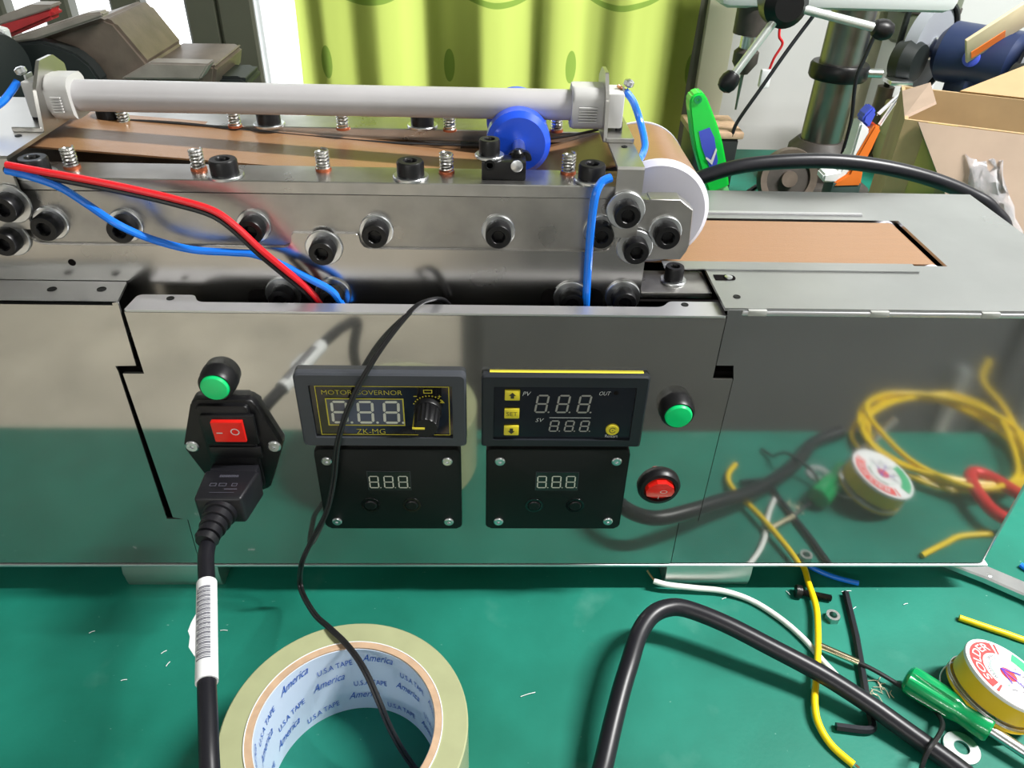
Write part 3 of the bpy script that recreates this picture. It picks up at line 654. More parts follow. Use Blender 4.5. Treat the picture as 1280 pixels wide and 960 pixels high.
# thermostat
t = PY(704.5, 515.5, -.004); yf = -.0046
th = build('thermostat_meter', bezel_frame(NB(), t, .0786, .0428, .0672, .0320, -.0008, -.0016, yf, .0016), 'dark_bezel', MC, 'dark framed temperature meter with yellow keys')
build('gasket', box(NB(), (t.x-.0355, -.0018, t.z-.018), (t.x+.0365, -.0003, t.z+.0213)), 'gasket_yellow', th, 'bright yellow gasket behind the meter')
build('rear_case', box(NB(), (t.x-.0385, -.0018, t.z-.0205), (t.x+.0385, -.0003, t.z+.0208)), 'dark_bezel', th)
ys = yf+.0014; mp = flat(t.x, t.z, ys); b = NB(); poly(b, [mp(-.0335, -.0166), mp(.0335, -.0166), mp(.0335, .0150), mp(-.0335, .0150)]); build('screen', b, 'screen_blue', th)
mp = flat(t.x, t.z, ys-.0003)
for u, v, k in ((-.0248, .0100, 0), (-.0248, -.0008, 1), (-.0248, -.0112, 2)):
    o = build('key', box(NB(), (t.x+u-.0036, ys-.0012, t.z+v-.0030), (t.x+u+.0036, ys, t.z+v+.0030), .0004), 'key_yellow', th); m2 = flat(t.x+u, t.z+v, ys-.0014); b = NB()
    if k == 1: text(b, 'SET', .0052, .0023, m2)
    else:
        s = 1 if k == 0 else -1
        poly(b, [m2(*q_) for q_ in ((-.0017, 0), (0, s*.0019), (.0017, 0))]); poly(b, [m2(*q_) for q_ in ((-.0008, 0), (.0008, 0), (.0008, -s*.0016), (-.0008, -s*.0016))])
    build('key_mark', b, 'print_dark', th)
b = NB(); text(b, 'PV', .0040, .0024, lambda u, v: mp(u-.0180, v+.0105), .3); text(b, 'SV', .0040, .0022, lambda u, v: mp(u-.0112, v-.0052), .3); text(b, 'OUT', .0054, .0022, lambda u, v: mp(u+.0190, v+.0110), .3)
text(b, 'Restart', .0062, .0018, lambda u, v: mp(u+.0246, v-.0149)); poly(b, [mp(-.0066, -.0038), mp(.0135, -.0038), mp(.0135, -.0035), mp(-.0066, -.0035)]); build('printing', b, 'print_white', th)
b = NB(); disc(b, mp, .0242, .0113, .0012); build('output_light', b, 'interior', th)
for u in (-.0106, -.0005, .0096):
    b = NB(); digit(b, mp, u, .0046, .0060, .0108, .0009, .12); build('digit', b, 'segment_dim', th)
for u in (-.0040, .0034, .0108):
    b = NB(); digit(b, mp, u, -.0088, .0046, .0070, .0007, .12); build('digit', b, 'segment_dim', th)
b = NB(); lathe(b, [(.0033, 0), (.0033, .0008), (.0028, .0012)], (t.x+.0246, ys, t.z-.0106), (0, -1, 0), 24); build('restart_key', b, 'key_yellow', th)
m2 = flat(t.x+.0246, t.z-.0106, ys-.0013); b = NB()
for k in range(14): 
    a0, a1 = R(30+k*22), R(30+(k+1)*22); poly(b, [m2(rr*math.cos(a), rr*math.sin(a)) for rr, a in ((.0013, a0), (.0017, a0), (.0017, a1), (.0013, a1))])
poly(b, [m2(-.0003, -.0003), m2(.0003, -.0003), m2(.0003, .0003), m2(-.0003, .0003)])
build('key_mark', b, 'print_dark', th)
# two black counter panels
def counter(tl, br, tr, screws, disp, digs, btn, sl, label):
    a, c, d = PY(*tl, -.003), PY(*br, -.003), PY(*tr, -.003); x0, x1, z0, z1 = a.x, (c.x+d.x)/2, c.z, a.z; yf = -.0034
    o = build('display_panel', prism(NB(), rounded(rect(x0, x1, z0, z1), .0028, 4), yf, -.0003, bev=.0010, seg=3), 'black_matte', MC, label)
    for s in screws:
        p = PY(*s, yf-.0006); w = build('panel_screw', lathe(NB(), [(.0026, 0), (.0026, .0006), (.0021, .0011), (.0009, .0011), (.0008, .0004)], (p.x, yf+.0001, p.z), (0, -1, 0), 18), 'zinc', o)
    p = PY(*disp, yf); build('display_frame', prism(NB(), rect(p.x-.0110, p.x+.0110, p.z-.0062, p.z+.0066), yf-.0002, yf+.0001), 'grey_bezel', o)
    build('display_glass', prism(NB(), rect(p.x-.0107, p.x+.0107, p.z-.0059, p.z+.0063), yf-.0004, yf-.0001), 'screen_lcd', o)
    for q_ in digs:
        p = PY(*q_, yf); b = NB(); digit(b, flat(p.x, p.z, yf-.0006), 0, 0, .0050, .0084, .00062, sl); build('digit', b, 'segment', o)
    for q_ in btn:
        p = PY(*q_, yf); build('button_ring', lathe(NB(), [(.0036, 0), (.0036, .0004), (.0048, .0004), (.0050, 0)], (p.x, yf+.0001, p.z), (0, -1, 0), 28, closed=True), 'screen_black', o)
        build('button', lathe(NB(), [(.0031, 0), (.0031, .0006), (.0026, .0010)], (p.x, yf+.0001, p.z), (0, -1, 0), 28), 'black_plastic', o)
counter((391.7, 561), (577.6, 660), (575.6, 561), ((408, 577), (559, 577.5), (421.3, 652.4), (561, 652.8)), (486.6, 601), ((467.7, 601.6), (486, 601.6), (504, 601.6)), ((463.5, 631), (515, 631)), .0, 'black panel under the speed meter')
counter((607.7, 561), (773, 660), (789, 561), ((625, 577.5), (771, 577.5), (623, 652.6), (760, 652.3)), (696, 601.6), ((677.3, 601.6), (695.4, 601.6), (713.2, 601.6)), ((667.7, 631.6), (719, 631.6)), .0, 'black panel under the temperature meter')
# indicator lamps
def indicator(fx, fy):
    p = PY(fx, fy, -.0095)
    o = build('indicator_light', lathe(NB(), [(.0086, 0), (.0086, .0018), (.0083, .0026), (.0082, .0058), (.0072, .0075), (.0067, .0075), (.0067, .004)], (p.x, -.0004, p.z), (0, -1, 0), 32), 'black_plastic', MC)
    build('lens', lathe(NB(), [(.0064, 0), (.0065, .0046), (.0058, .0056), (.0030, .0060)], (p.x, -.0038, p.z), (0, -1, 0), 32), 'lamp_green', o, 'green lens')
indicator(267.5, 487); indicator(849, 522.5)
# round red rocker
p = PY(825, 614, -.005)
o = build('round_switch', lathe(NB(), [(.0112, 0), (.0112, .0018), (.0100, .0036), (.0082, .0040), (.0078, .0030), (.0078, .001)], (p.x, -.0003, p.z), (0, -1, 0), 40), 'black_plastic', MC)
b = NB()
prof = [(-.0070, .0018), (-.0035, .0040), (0, .0048), (.0035, .0056), (.0070, .0062)]
rows = []
for v, h in prof:
    hw = math.sqrt(max(.0074**2 - v*v, 1e-8)); rows.append([b.verts.new((p.x+hw*k/4, -.001-h, p.z+v)) for k in range(-4, 5)])
for A, B in zip(rows, rows[1:]):
    for k in range(8): b.faces.new((A[k], A[k+1], B[k+1], B[k]))
ed = [e_ for e_ in b.edges if e_.is_boundary]; ex = bmesh.ops.extrude_edge_only(b, edges=ed)
for v in ex['geom']:
    if isinstance(v, bmesh.types.BMVert): v.co.y = -.001
build('rocker', b, 'rocker_red', o)
m2 = lambda u, v: Vector((p.x+u, -.001-.0051-.0010-v*.22, p.z+v)); b = NB()
for k in range(16):
    a0, a1 = 2*math.pi*k/16, 2*math.pi*(k+1)/16; poly(b, [m2(.0012+rr*1.5*math.cos(a), .0018+rr*math.sin(a)) for rr, a in ((.0010, a0), (.0013, a0), (.0013, a1), (.0010, a1))])
poly(b, [m2(-.0008, -.0046), m2(-.0005, -.0046), m2(-.0005, -.0024), m2(-.0008, -.0024)]); build('rocker_mark', b, 'print_white', o)
# power inlet
hx = [xz(241.5, 499, -.004), xz(317, 498, -.004), xz(352, 557, -.004), xz(336, 611, -.004), xz(270, 611, -.004), xz(229.5, 557, -.004)]
xc = sum(h[0] for h in hx)/6
hw_t, hw_m, hw_b = (hx[1][0]-hx[0][0])/2, (hx[2][0]-hx[5][0])/2, (hx[3][0]-hx[4][0])/2; zt_, zm_, zb_ = hx[0][1], hx[5][1], hx[3][1]
hp = rounded([(xc-hw_t, zt_), (xc-hw_m, zm_), (xc-hw_b, zb_), (xc+hw_b, zb_), (xc+hw_m, zm_), (xc+hw_t, zt_)], .003)
inl = build('power_inlet', prism(NB(), hp, -.0045, -.0003, bev=.0012, seg=3), 'black_plastic', MC)
rw = hw_t*.86
build('inlet_face', prism(NB(), rounded(rect(xc-rw, xc+rw, zb_+.003, zt_-.002), .002), -.0068, -.004, bev=.0008), 'black_plastic', inl)
for px in (239.5, 342):
    q_ = PY(px, 560, -.006); build('inlet_screw', lathe(NB(), [(.0033, 0), (.0033, .0006), (.0026, .0012), (.0010, .0012), (.0009, .0004)], (q_.x, -.0044, q_.z), (0, -1, 0), 18), 'zinc', inl)
q0 = PY(285, 538, -.009)
build('switch_frame', box(NB(), (q0.x-.0118, -.0086, q0.z-.0090), (q0.x+.0130, -.0066, q0.z+.0085), .0006), 'black_plastic', inl)
b = NB(); prism(b, [(-.0080, q0.z-.0062), (-.0100, q0.z-.0062), (-.0110, q0.z+.0062), (-.0080, q0.z+.0062)], q0.x-.0068, q0.x+.0078, 'x', bev=.0004)
rk = build('rocker', b, 'rocker_red', inl)
m2 = lambda u, v: Vector((q0.x+u, -.01065-v*.08, q0.z+v)); b = NB()
poly(b, [m2(-.0050, -.0007), m2(-.0022, -.0007), m2(-.0022, -.0001), m2(-.0050, -.0001)])
for k in range(18):
    a0, a1 = 2*math.pi*k/18, 2*math.pi*(k+1)/18; poly(b, [m2(.0038+rr*math.cos(a), .0004+rr*math.sin(a)) for rr, a in ((.0016, a0), (.0021, a0), (.0021, a1), (.0016, a1))])
build('rocker_mark', b, 'print_white', inl)
build('fuse_drawer', box(NB(), (q0.x-.0118, -.0078, q0.z-.0185), (q0.x+.0130, -.0066, q0.z-.0115), .0005), 'black_plastic', inl)
# ------------------------------------------------------------------ power cord
pz = .0905; pxx = -.1238
cord = thing('power_cord', (-.11, -.12, pz-.004), 'black power cord with white wrapped label plugged into the panel inlet', 'cable')
def plug():
    w0 = .0116; zc_ = .0938
    build('plug_nose', box(NB(), (pxx-w0, -.0135, zc_-.0072), (pxx+w0, -.0060, zc_+.0072), .0014), 'rubber', cord)
    b = NB(); box(b, (pxx-w0-.0014, -.0320, zc_-.0080), (pxx+w0+.0014, -.0120, zc_+.0080), .0016, 3)
    for v in b.verts:
        k = max(0, min(1, (-.014-v.co.y)/.018)); v.co.x = pxx + (v.co.x-pxx)*(1-.16*k) - .0016*k
    build('plug', b, 'rubber', cord)
    b = NB(); mpz = lambda u, v: Vector((pxx-.0006+u, -.022+v, zc_+.0081))
    outline(b, mpz, .0115, .0002, .0001, 0, -.0058)
    for u, w_ in ((-.0055, .003), (-.0010, .0035), (.0045, .0025)): outline(b, mpz, w_, .0020, .00025, u, -.0005)
    for k in range(7): outline(b, mpz, .0010, .0014, .00028, -.0035+k*.0013, .0055)
    outline(b, mpz, .0060, .0005, .0002, .0035, -.0035)
    build('moulded_marks', b, 'print_grey', cord, smooth='keep')
    b = NB(); prof = []
    for k in range(4):
        y = k*.0042; r = .0078-.0008*k; prof += [(r, y), (r, y+.0028), (r-.0012, y+.0031), (r-.0012, y+.0041)]
    prof += [(.0056, .0172), (.0044, .0195)]
    lathe(b, prof, (pxx-.0016, -.0310, zc_-.0008), (-.09, -1, -.03), 24); build('strain_relief', b, 'rubber', cord)
plug()
def cpt(px, py, z): return PZ(px, py, z)
A = cpt(258.5, 729, pz); B_ = cpt(258.5, 853, pz)
cpts = [Vector((-.1270, -.0455, pz)), cpt(257.5, 696, pz), A, cpt(258.5, 790, pz), B_, cpt(260, 900, pz-.001), cpt(262, 960, pz-.004), cpt(268, 1040, pz-.012), Vector((-.094, -.158, pz-.035)), Vector((-.088, -.175, pz-.10)), Vector((-.085, -.182, -.12)), Vector((-.08, -.185, -.40)), Vector((-.06, -.24, ZF+.03)), Vector((-.02, -.40, ZF+.0042)), Vector((.0, -.60, ZF+.0042))]
build('cable', tube(NB(), spline(cpts, 8), .0036, 14), 'cable_black', cord)
sl = spline([A, cpt(258.5, 790, pz), B_], 10); build('label_sleeve', tube(NB(), sl, .00425, 18), 'paper_white', cord, 'white paper label wrapped round the cord')
# torn flap and printed bars on the sleeve
b = NB(); dirv = (B_-A).normalized(); side = dirv.cross(Vector((0, 0, 1))).normalized(); up = side.cross(dirv)
L_ = (B_-A).length
if side.x > 0: side = -side
fl_ = [(.35, .0040), (.42, .0056), (.50, .0068), (.56, .0060), (.66, .0064), (.76, .0042)]
vs = [(A+dirv*L_*s_+side*o_+up*.0015) for s_, o_ in fl_] + [(A+dirv*L_*s_+side*.0038+up*.0018) for s_, o_ in reversed(fl_)]
poly(b, vs); ex = bmesh.ops.extrude_face_region(b, geom=list(b.faces)); bmesh.ops.translate(b, verts=[v for v in ex['geom'] if isinstance(v, bmesh.types.BMVert)], vec=up*.0004)
build('label_flap', b, 'paper_white', cord)
b = NB()
for k in range(46):
    s_ = .10+.74*k/46; c_ = A + dirv*L_*s_; th_ = (.0004 if k % 3 else .0006)
    for a0, a1 in ((R(60), R(105)), (R(-28+118), R(140))) if k % 4 else ((R(60), R(125)),):
        row = []
        for j in range(5):
            a = a0+(a1-a0)*j/4; d_ = (-side)*math.cos(a)+up*math.sin(a); row.append(c_+d_*.00436)
        for j in range(4): poly(b, [row[j], row[j+1], row[j+1]+dirv*th_, row[j]+dirv*th_])
build('printing', b, 'print_grey', cord, smooth='keep')
# ------------------------------------------------------------------ tape roll
TC = Vector((-.0590, -.1125, 0)); RI, RO, TH = .0375, .0520, .048
tp = thing('packing_tape_roll', TC, 'roll of clear yellowish packing tape with a printed pale blue core', 'tape')
def at(v): return v + TC
b = NB(); lathe(b, [(RI+.0034, 0), (RO-.0006, 0), (RO, .0006), (RO, TH-.0006), (RO-.0006, TH), (RI+.0034, TH)], TC, seg=96, closed=True); build('tape_winding', b, 'tape_side', tp)
b = NB(); lathe(b, [(RI+.0004, .0003), (RI+.0034, .0003), (RI+.0034, TH+.0004), (RI+.0004, TH+.0004)], TC, seg=96, closed=True); build('cardboard_core', b, 'kraft', tp)
b = NB(); lathe(b, [(RI, .0), (RI+.0005, .0), (RI+.0005, TH-.0004), (RI, TH-.0004)], TC, seg=96, closed=True); build('core_lining', b, 'core_blue', tp)
b = NB(); lathe(b, [(RI+.0034, TH), (RI+.0034, TH+.0006), (RI+.0038, TH+.0006), (RI+.0038, TH)], TC, seg=96, closed=True); build('core_edge', b, 'paper_white', tp)
b = NB()
def wrap(th0, z0, sl): return lambda u, v: Vector((TC.x+(RI-.0003)*math.cos(th0-u/RI), TC.y+(RI-.0003)*math.sin(th0-u/RI), z0+v+u*sl))
rowz = (.0395, .0245, .0095)
for k, z0 in enumerate(rowz):
    for j in range(-1, 5):
        th0 = R(200 - j*62 - k*24)
        text(b, 'America', .0155, .0052, wrap(th0, z0+.003, .14), .45); text(b, 'U.S.A TAPE', .0165, .0038, wrap(th0-R(30), z0-.0022, .14))
build('core_printing', b, 'print_blue', tp, smooth='keep')
# ------------------------------------------------------------------ thin twin lead over the panel
tw = thing('twin_lead', PZ(440, 760, 0), 'thin black twin lead hanging over the panel and across the tape roll', 'cable')
seq = [PY(560, 381, .016), PY(552, 375, .012), PY(538, 374.5, .006), PY(520, 383, .0015), PY(497, 408, -.002), PY(470, 445, -.0055), PY(446, 487, -.0075), PY(430, 525, -.0080), PY(421, 560, -.0078), PY(417, 600, -.0075), PY(408, 640, -.010), PY(390, 675, -.013), PY(377, 705, -.017), PZ(376, 735, .020), PZ(392, 766, .042), PZ(412, 785, .0495), PZ(430, 802, .0508), PZ(446, 822, .0512), PZ(460, 846, .0500), PZ(474, 878, .044), PZ(490, 915, .032), PZ(515, 956, .018), PZ(560, 1010, .004), PZ(640, 1060, .0015)]
sp_ = spline(seq, 7)
for s in (-1, 1): build('conductor', tube(NB(), [q_ + Vector((.00075*s, 0, .0003*s)) for q_ in sp_], .00085, 8), 'wire_black', tw)
# ------------------------------------------------------------------ loose things on the mat
ck = thing('thick_cable', PZ(790, 860, 0), 'thick black rubber cable bent in a loop on the green mat', 'cable')
seq = [Vector((.050, -.141, .0060)), PZ(742, 1003, .010), PZ(754, 957, .014), PZ(766, 905, .018), PZ(777, 862, .021), PZ(787, 829, .023), PZ(798.5, 793, .024), PZ(814, 770, .0245), PZ(834, 760, .0245), PZ(858, 761, .024), PZ(905, 779, .022), PZ(964, 809, .018), PZ(1027, 842.5, .0135), PZ(1083, 878, .010), PZ(1128, 910, .0072), PZ(1192, 956, .0052), PZ(1260, 1006, .0048), Vector((.262, -.140, .0048))]
build('sheath', tube(NB(), spline(seq, 9), .0047, 16), 'cable_black', ck)
def lead(name, seq, r, m, label, n=8, cat='wire', tip=None):
    t_ = thing(name, (seq[0].x, seq[0].y, 0), label, cat); build('insulation', tube(NB(), spline(seq, n), r, 12), m, t_)
    if tip: build('copper_core', tube(NB(), spline(tip, 4), .0006, 8), 'copper', t_)
    return t_
zz = .0017
lead('yellow_wire', [PZ(985, 690, .004), PZ(1003, 706, .004), PZ(1011, 730, .0042), PZ(1020, 758, .0045), PZ(1022.5, 789, .0052), PZ(1022, 825, .0055), PZ(1020, 852, .0050), PZ(1018.5, 878, .0045), PZ(1023, 904, .0035), PZ(1039, 931, .0022), PZ(1067, 956, .0018)], .0018, 'wire_yellow', 'yellow wire running from under the machine across the white wire', tip=[PZ(1069, 956, .0018), PZ(1074, 960, .0018)])
lead('white_wire', [PZ(817, 726, .0065), PZ(835, 731, .0055), PZ(870, 735, .004), PZ(905, 739, .003), PZ(940, 751, .0018), PZ(975, 773, zz), PZ(1005, 799, zz), PZ(1030, 828, zz), PZ(1053, 852, zz), PZ(1075, 872, zz)], .0017, 'wire_white', 'white wire with a bare copper end lying before the foot', tip=[PZ(819, 727, .0065), PZ(813, 719, .008), PZ(809, 713, .009)])
lead('blue_wire_offcut', [PZ(1000, 700, .004), PZ(1020, 712, .003), PZ(1045, 722, .002), PZ(1073, 729, .0017)], .0016, 'wire_blue', 'short blue wire end poking out from under the machine')
lead('yellow_wire_tail', [PZ(1199, 772, zz), PZ(1225, 781, zz), PZ(1255, 791, zz), PZ(1290, 802, zz), PZ(1340, 806, zz)], .0018, 'wire_yellow', 'yellow wire tail pointing at the solder spool from its coil')
# machine screw, nut, hex key
sc = thing('machine_screw', PZ(1015, 745, 0), 'black machine screw lying under the yellow wire', 'screw')
a, c = PZ(1001, 740, .003), PZ(1040, 748, .0022)
b = NB(); lathe(b, [(.0012, 0), (.0038, .0002), (.0038, .0034), (.0022, .0036)], a - (c-a).normalized()*.0032, c-a, 20); build('head', b, 'bolt_black', sc)
b = NB(); prof = []
n_ = 20; L_ = (c-a).length
for k in range(n_): prof += [(.0021, L_*k/n_), (.0017, L_*(k+.5)/n_)]
lathe(b, prof, a, c-a, 14); build('threaded_shank', b, 'bolt_black', sc)
p = PZ(1039.5, 773.5, 0)
b = NB(); n_ = 24; Lr = []
for rr, z, hx_ in ((.0042, .0, 1), (.0042, .0030, 1), (.0038, .0036, 0), (.0022, .0036, 0), (.0020, .0, 0)):
    row = []
    for i in range(n_):
        a_2 = 2*math.pi*i/n_; k = rr*(math.cos(math.pi/6)/math.cos((a_2 % (math.pi/3))-math.pi/6) if hx_ else 1); row.append(b.verts.new((p.x+k*math.cos(a_2), p.y+k*math.sin(a_2), z)))
    Lr.append(row)
for A_, B2 in zip(Lr, Lr[1:]+Lr[:1]):
    for i in range(n_): b.faces.new((A_[i], A_[(i+1) % n_], B2[(i+1) % n_], B2[i]))
tag(build('hex_nut', b, 'nut_zinc'), 'small silver hex nut lying below the black machine screw', 'nut')
seq = [PZ(1057, 741, .0022), PZ(1070, 795, .0022), PZ(1083, 870, .0022), PZ(1089, 897, .0022), PZ(1091, 907, .0022), PZ(1087, 912, .0022), PZ(1075, 912, .0022), PZ(1045, 908, .0022)]
pth = [seq[0], seq[1], seq[2], seq[3]] + spline(seq[3:7], 5)[1:] + [seq[7]]
tag(build('hex_key', tube(NB(), pth, .0021, 6), 'hexkey_black'), 'black L-shaped hex key lying partly under the thick cable', 'hex key')
# thermistor probe with a flat black lead
pr = thing('probe_sensor', PZ(1050, 818, 0), 'slim metal sensor probe on a flat black lead', 'sensor')
build('metal_sleeve', cyl(NB(), PZ(1023, 806, .0048), PZ(1073, 828, .0046), .0018, seg=14), 'brass_probe', pr)
build('lead', tube(NB(), spline([PZ(1072, 827.5, .0046), PZ(1095, 839, .0048), PZ(1125, 857, .0042), PZ(1150, 874, .0035), PZ(1170, 890, .0050), PZ(1178, 905, .0085), PZ(1173, 920, .0122), PZ(1163, 934, .0138), PZ(1155, 950, .0100), PZ(1150, 970, .004), PZ(1148, 1000, .002)], 8), .0012, 8), 'wire_black', pr)
# flat washer
p = PZ(1202, 935, .001)
tag(build('flat_washer', lathe(NB(), [(.0036, 0), (.0083, 0), (.0085, .0003), (.0085, .0012), (.0083, .0015), (.0036, .0015)], (p.x, p.y, 0), seg=40, closed=True), 'zinc'), 'flat zinc washer lying beside the thick cable', 'washer')
# green screwdriver
sd = thing('screwdriver', PZ(1190, 880, 0), 'screwdriver with a fluted translucent green handle under the solder spool', 'screwdriver')
a, c = PZ(1131, 846, .0085), PZ(1238, 912, .0085)
ax = (c-a); L_ = ax.length; u_, v_, w_ = frame_of(ax); b = NB(); rings = []; n_ = 36
for s_, rr, fl2 in ((0, .0030, 0), (.015, .0062, 0), (.05, .0078, .1), (.12, .0083, 1), (.55, .0078, 1), (.62, .0072, .2), (.68, .0066, 0), (.80, .0070, 0), (.97, .0078, 0), (1, .0072, 0)):
    rings.append([b.verts.new(a + w_*L_*s_ + (u_*math.cos(2*math.pi*i/n_)+v_*math.sin(2*math.pi*i/n_))*rr*.92*(1-.26*fl2*max(0, math.cos(6*2*math.pi*i/n_+.6))**2)) for i in range(n_)])
for A_, B2 in zip(rings, rings[1:]):
    for i in range(n_): b.faces.new((A_[i], A_[(i+1) % n_], B2[(i+1) % n_], B2[i]))
b.faces.new(list(reversed(rings[0]))); b.faces.new(rings[-1]); build('handle', b, 'screwdriver_green', sd)
build('shaft', cyl(NB(), c - w_*.004, c + w_*.09 + Vector((0, 0, -.005)), .0029), 'zinc', sd)
# solder spool
SC = Vector((.2575, -.0745, .0))
spl = thing('solder_spool', SC, 'yellow solder spool with a red and white round label', 'spool')
tilt = Matrix.Translation(SC + Vector((0, 0, .0155))) @ Matrix.Rotation(R(17), 4, Vector((-.25, 1, 0)).normalized())
def spt(name, bm, m, label=None):
    o = build(name, bm, m, spl, label); o.matrix_basis = tilt; o.matrix_parent_inverse = wm(spl).inverted(); return o
SR, SH = .0213, .0150
spt('lower_flange', lathe(NB(), [(.004, -SH/2-.001), (SR, -SH/2-.001), (SR+.0006, -SH/2), (SR, -SH/2+.001), (.004, -SH/2+.001)], seg=56), 'spool_yellow')
spt('drum', lathe(NB(), [(SR-.0020, -SH/2), (SR-.0020, SH/2)], seg=48), 'solder_wire', 'wound solder wire')
spt('paper_wrap', lathe(NB(), [(SR-.0012, -SH/2+.0042), (SR-.0005, -SH/2+.0042), (SR-.0005, SH/2), (SR-.0012, SH/2)], seg=56, closed=True), 'spool_yellow')
spt('upper_flange', lathe(NB(), [(.003, SH/2-.001), (SR, SH/2-.001), (SR+.0003, SH/2), (SR, SH/2+.001), (.003, SH/2+.001)], seg=56), 'label_white')
zl = SH/2+.0012
def pol(r, a, z=zl): return Vector((r*math.cos(a), r*math.sin(a), z))
def arcband(b, r0, r1, a0, a1, z=zl, n=18):
    for k in range(n):
        p_, q_ = a0+(a1-a0)*k/n, a0+(a1-a0)*(k+1)/n; poly(b, [pol(r0, p_, z), pol(r1, p_, z), pol(r1, q_, z), pol(r0, q_, z)])
b = NB(); arcband(b, .0128, .0195, R(85), R(212)); arcband(b, .0128, .0195, R(76), R(80)); arcband(b, .0128, .0195, R(217), R(221)); disc(b, lambda u, v: Vector((u, v, zl)), 0, 0, .0042); spt('label_band', b, 'label_red')
b = NB(); arcband(b, .0128, .0195, R(-35), R(50)); arcband(b, .0090, .0093, R(60), R(240)); spt('label_band', b, 'label_green')
b = NB()
def arctext(body, r, a0, w, h, z): text(b, body, w, h, lambda u, v: Vector(((r+v)*math.cos(a0-u/r), (r+v)*math.sin(a0-u/r), z)))
arctext('SOLDER', .0162, R(148), .0300, .0042, zl+.0002); spt('printing', b, 'label_white')
b = NB(); arctext('RESIN CORED', .0106, R(148), .0200, .0017, zl+.0001)
for k in range(5):
    for r_2 in (.0085, .0115): 
        a0 = R(40-k*38); 
        for j in range(3): outline(b, lambda u, v: pol(r_2-.001, a0)+Vector((u, v-.0012*j, 0)), .0042, .0004, .00012)
spt('printing', b, 'print_grey')
b = NB()
for p_, q_ in (((-.003, .003), (.008, .001)), ((-.003, .003), (-.002, -.006)), ((-.003, .003), (.006, -.009))):
    d_ = Vector((q_[0]-p_[0], q_[1]-p_[1], 0)).normalized(); n2 = Vector((-d_.y, d_.x, 0))*.0004; P_ = Vector((*p_, zl+.0003)); Q_ = Vector((*q_, zl+.0003)); poly(b, [P_-n2, Q_-n2, Q_+n2, P_+n2])
spt('ink_arrow', b, 'ink_violet')
for k in range(2):
    b = NB(); tube(b, [Vector(((SR+.0002+.0003*k)*math.cos(a*.1), (SR+.0002)*math.sin(a*.1), -SH/2+.0015+.0012*k+.0004*math.sin(a*.2+k))) for a in range(64)], .0004, 6); spt('solder_strand', b, 'zinc')
build('solder_strand', tube(NB(), spline([PZ(1215, 826, .010), PZ(1190, 828, .014), PZ(1176, 842, .011), PZ(1178, 862, .008), PZ(1192, 880, .009), PZ(1205, 890, .012)], 6), .0004, 6), 'zinc', spl)
# pliers handles / tweezers at the right end
tz = thing('tweezers', PZ(1240, 725, 0), 'steel tweezers arm sticking out from under the machine', 'tweezers')
a, c = PZ(1180, 700, .006), PZ(1330, 765, .004); b = NB(); d_ = (c-a).normalized(); n2 = Vector((-d_.y, d_.x, 0)).normalized()
sec = []
for s_, w2, h2 in ((-.35, .0035, .0015), (0, .0042, .0018), (.35, .0058, .0022), (.7, .0060, .0022), (1.0, .0060, .0022)):
    q_ = a + (c-a)*s_ + n2*(.004*math.sin(s_*3)); sec.append([b.verts.new(q_ + n2*k*w2 + Vector((0, 0, j*h2))) for k, j in ((-1, -1), (-1, .6), (-.8, 1), (.8, 1), (1, .6), (1, -1))])
for A_, B2 in zip(sec, sec[1:]):
    for i in range(6): b.faces.new((A_[i], A_[(i+1) % 6], B2[(i+1) % 6], B2[i]))
b.faces.new(sec[0]); b.faces.new(list(reversed(sec[-1]))); build('arm', b, 'pliers_steel', tz)
p = PZ(1237, 718, .008); build('rivet', lathe(NB(), [(.0016, 0), (.0016, .0006), (.0010, .0009)], (p.x, p.y, .0068), seg=14), 'zinc', tz)
lead('blue_wire_piece', [PZ(1276, 706, zz), PZ(1285, 712, zz), PZ(1300, 716, zz)], .0017, 'wire_blue', 'tiny blue wire piece at the mat beyond the tweezers')
# coil of yellow wire and red carabiner, seen mirrored in the right cover
cc = Vector((.331, -.128, 0)); seq = []
for k in range(58):
    a = k*2*math.pi/9.3; w1 = 1+.07*math.sin(k*1.7); seq.append(cc + Vector((.055*w1*math.cos(a)+.005*math.sin(k*.9), .052*w1*math.sin(a)+.004*math.cos(k*1.3), .003+.00022*k+.0012*math.sin(k*2.1))))
yc = thing('wire_coil', cc, 'coil of yellow wire mirrored in the right steel cover', 'wire')
build('insulation', tube(NB(), spline(seq + [Vector((.395, -.16, .012)), Vector((.40, -.20, .01)), Vector((.43, -.24, .004))], 5), .0018, 8), 'wire_yellow', yc)
def carab():
    pts = []; o = Vector((.3375, -.064, .0130)); dl = [(-.004, .022), (.008, .021), (.0155, .013), (.0145, .002), (.008, -.010), (.001, -.020), (-.006, -.023), (-.011, -.017), (-.013, -.004), (-.013, .010), (-.010, .018)]
    q_ = [o + Vector((x*1.05, y*1.0, 0)) for x, y in dl]; q_ = [q_[-1]] + q_ + [q_[0], q_[1]]
    sp2 = spline(q_, 6)[6:-6]
    tag(build('carabiner', tube(NB(), sp2, .0042, 12), 'carabiner_red'), 'red carabiner hook mirrored at the end of the right cover', 'carabiner')
carab()
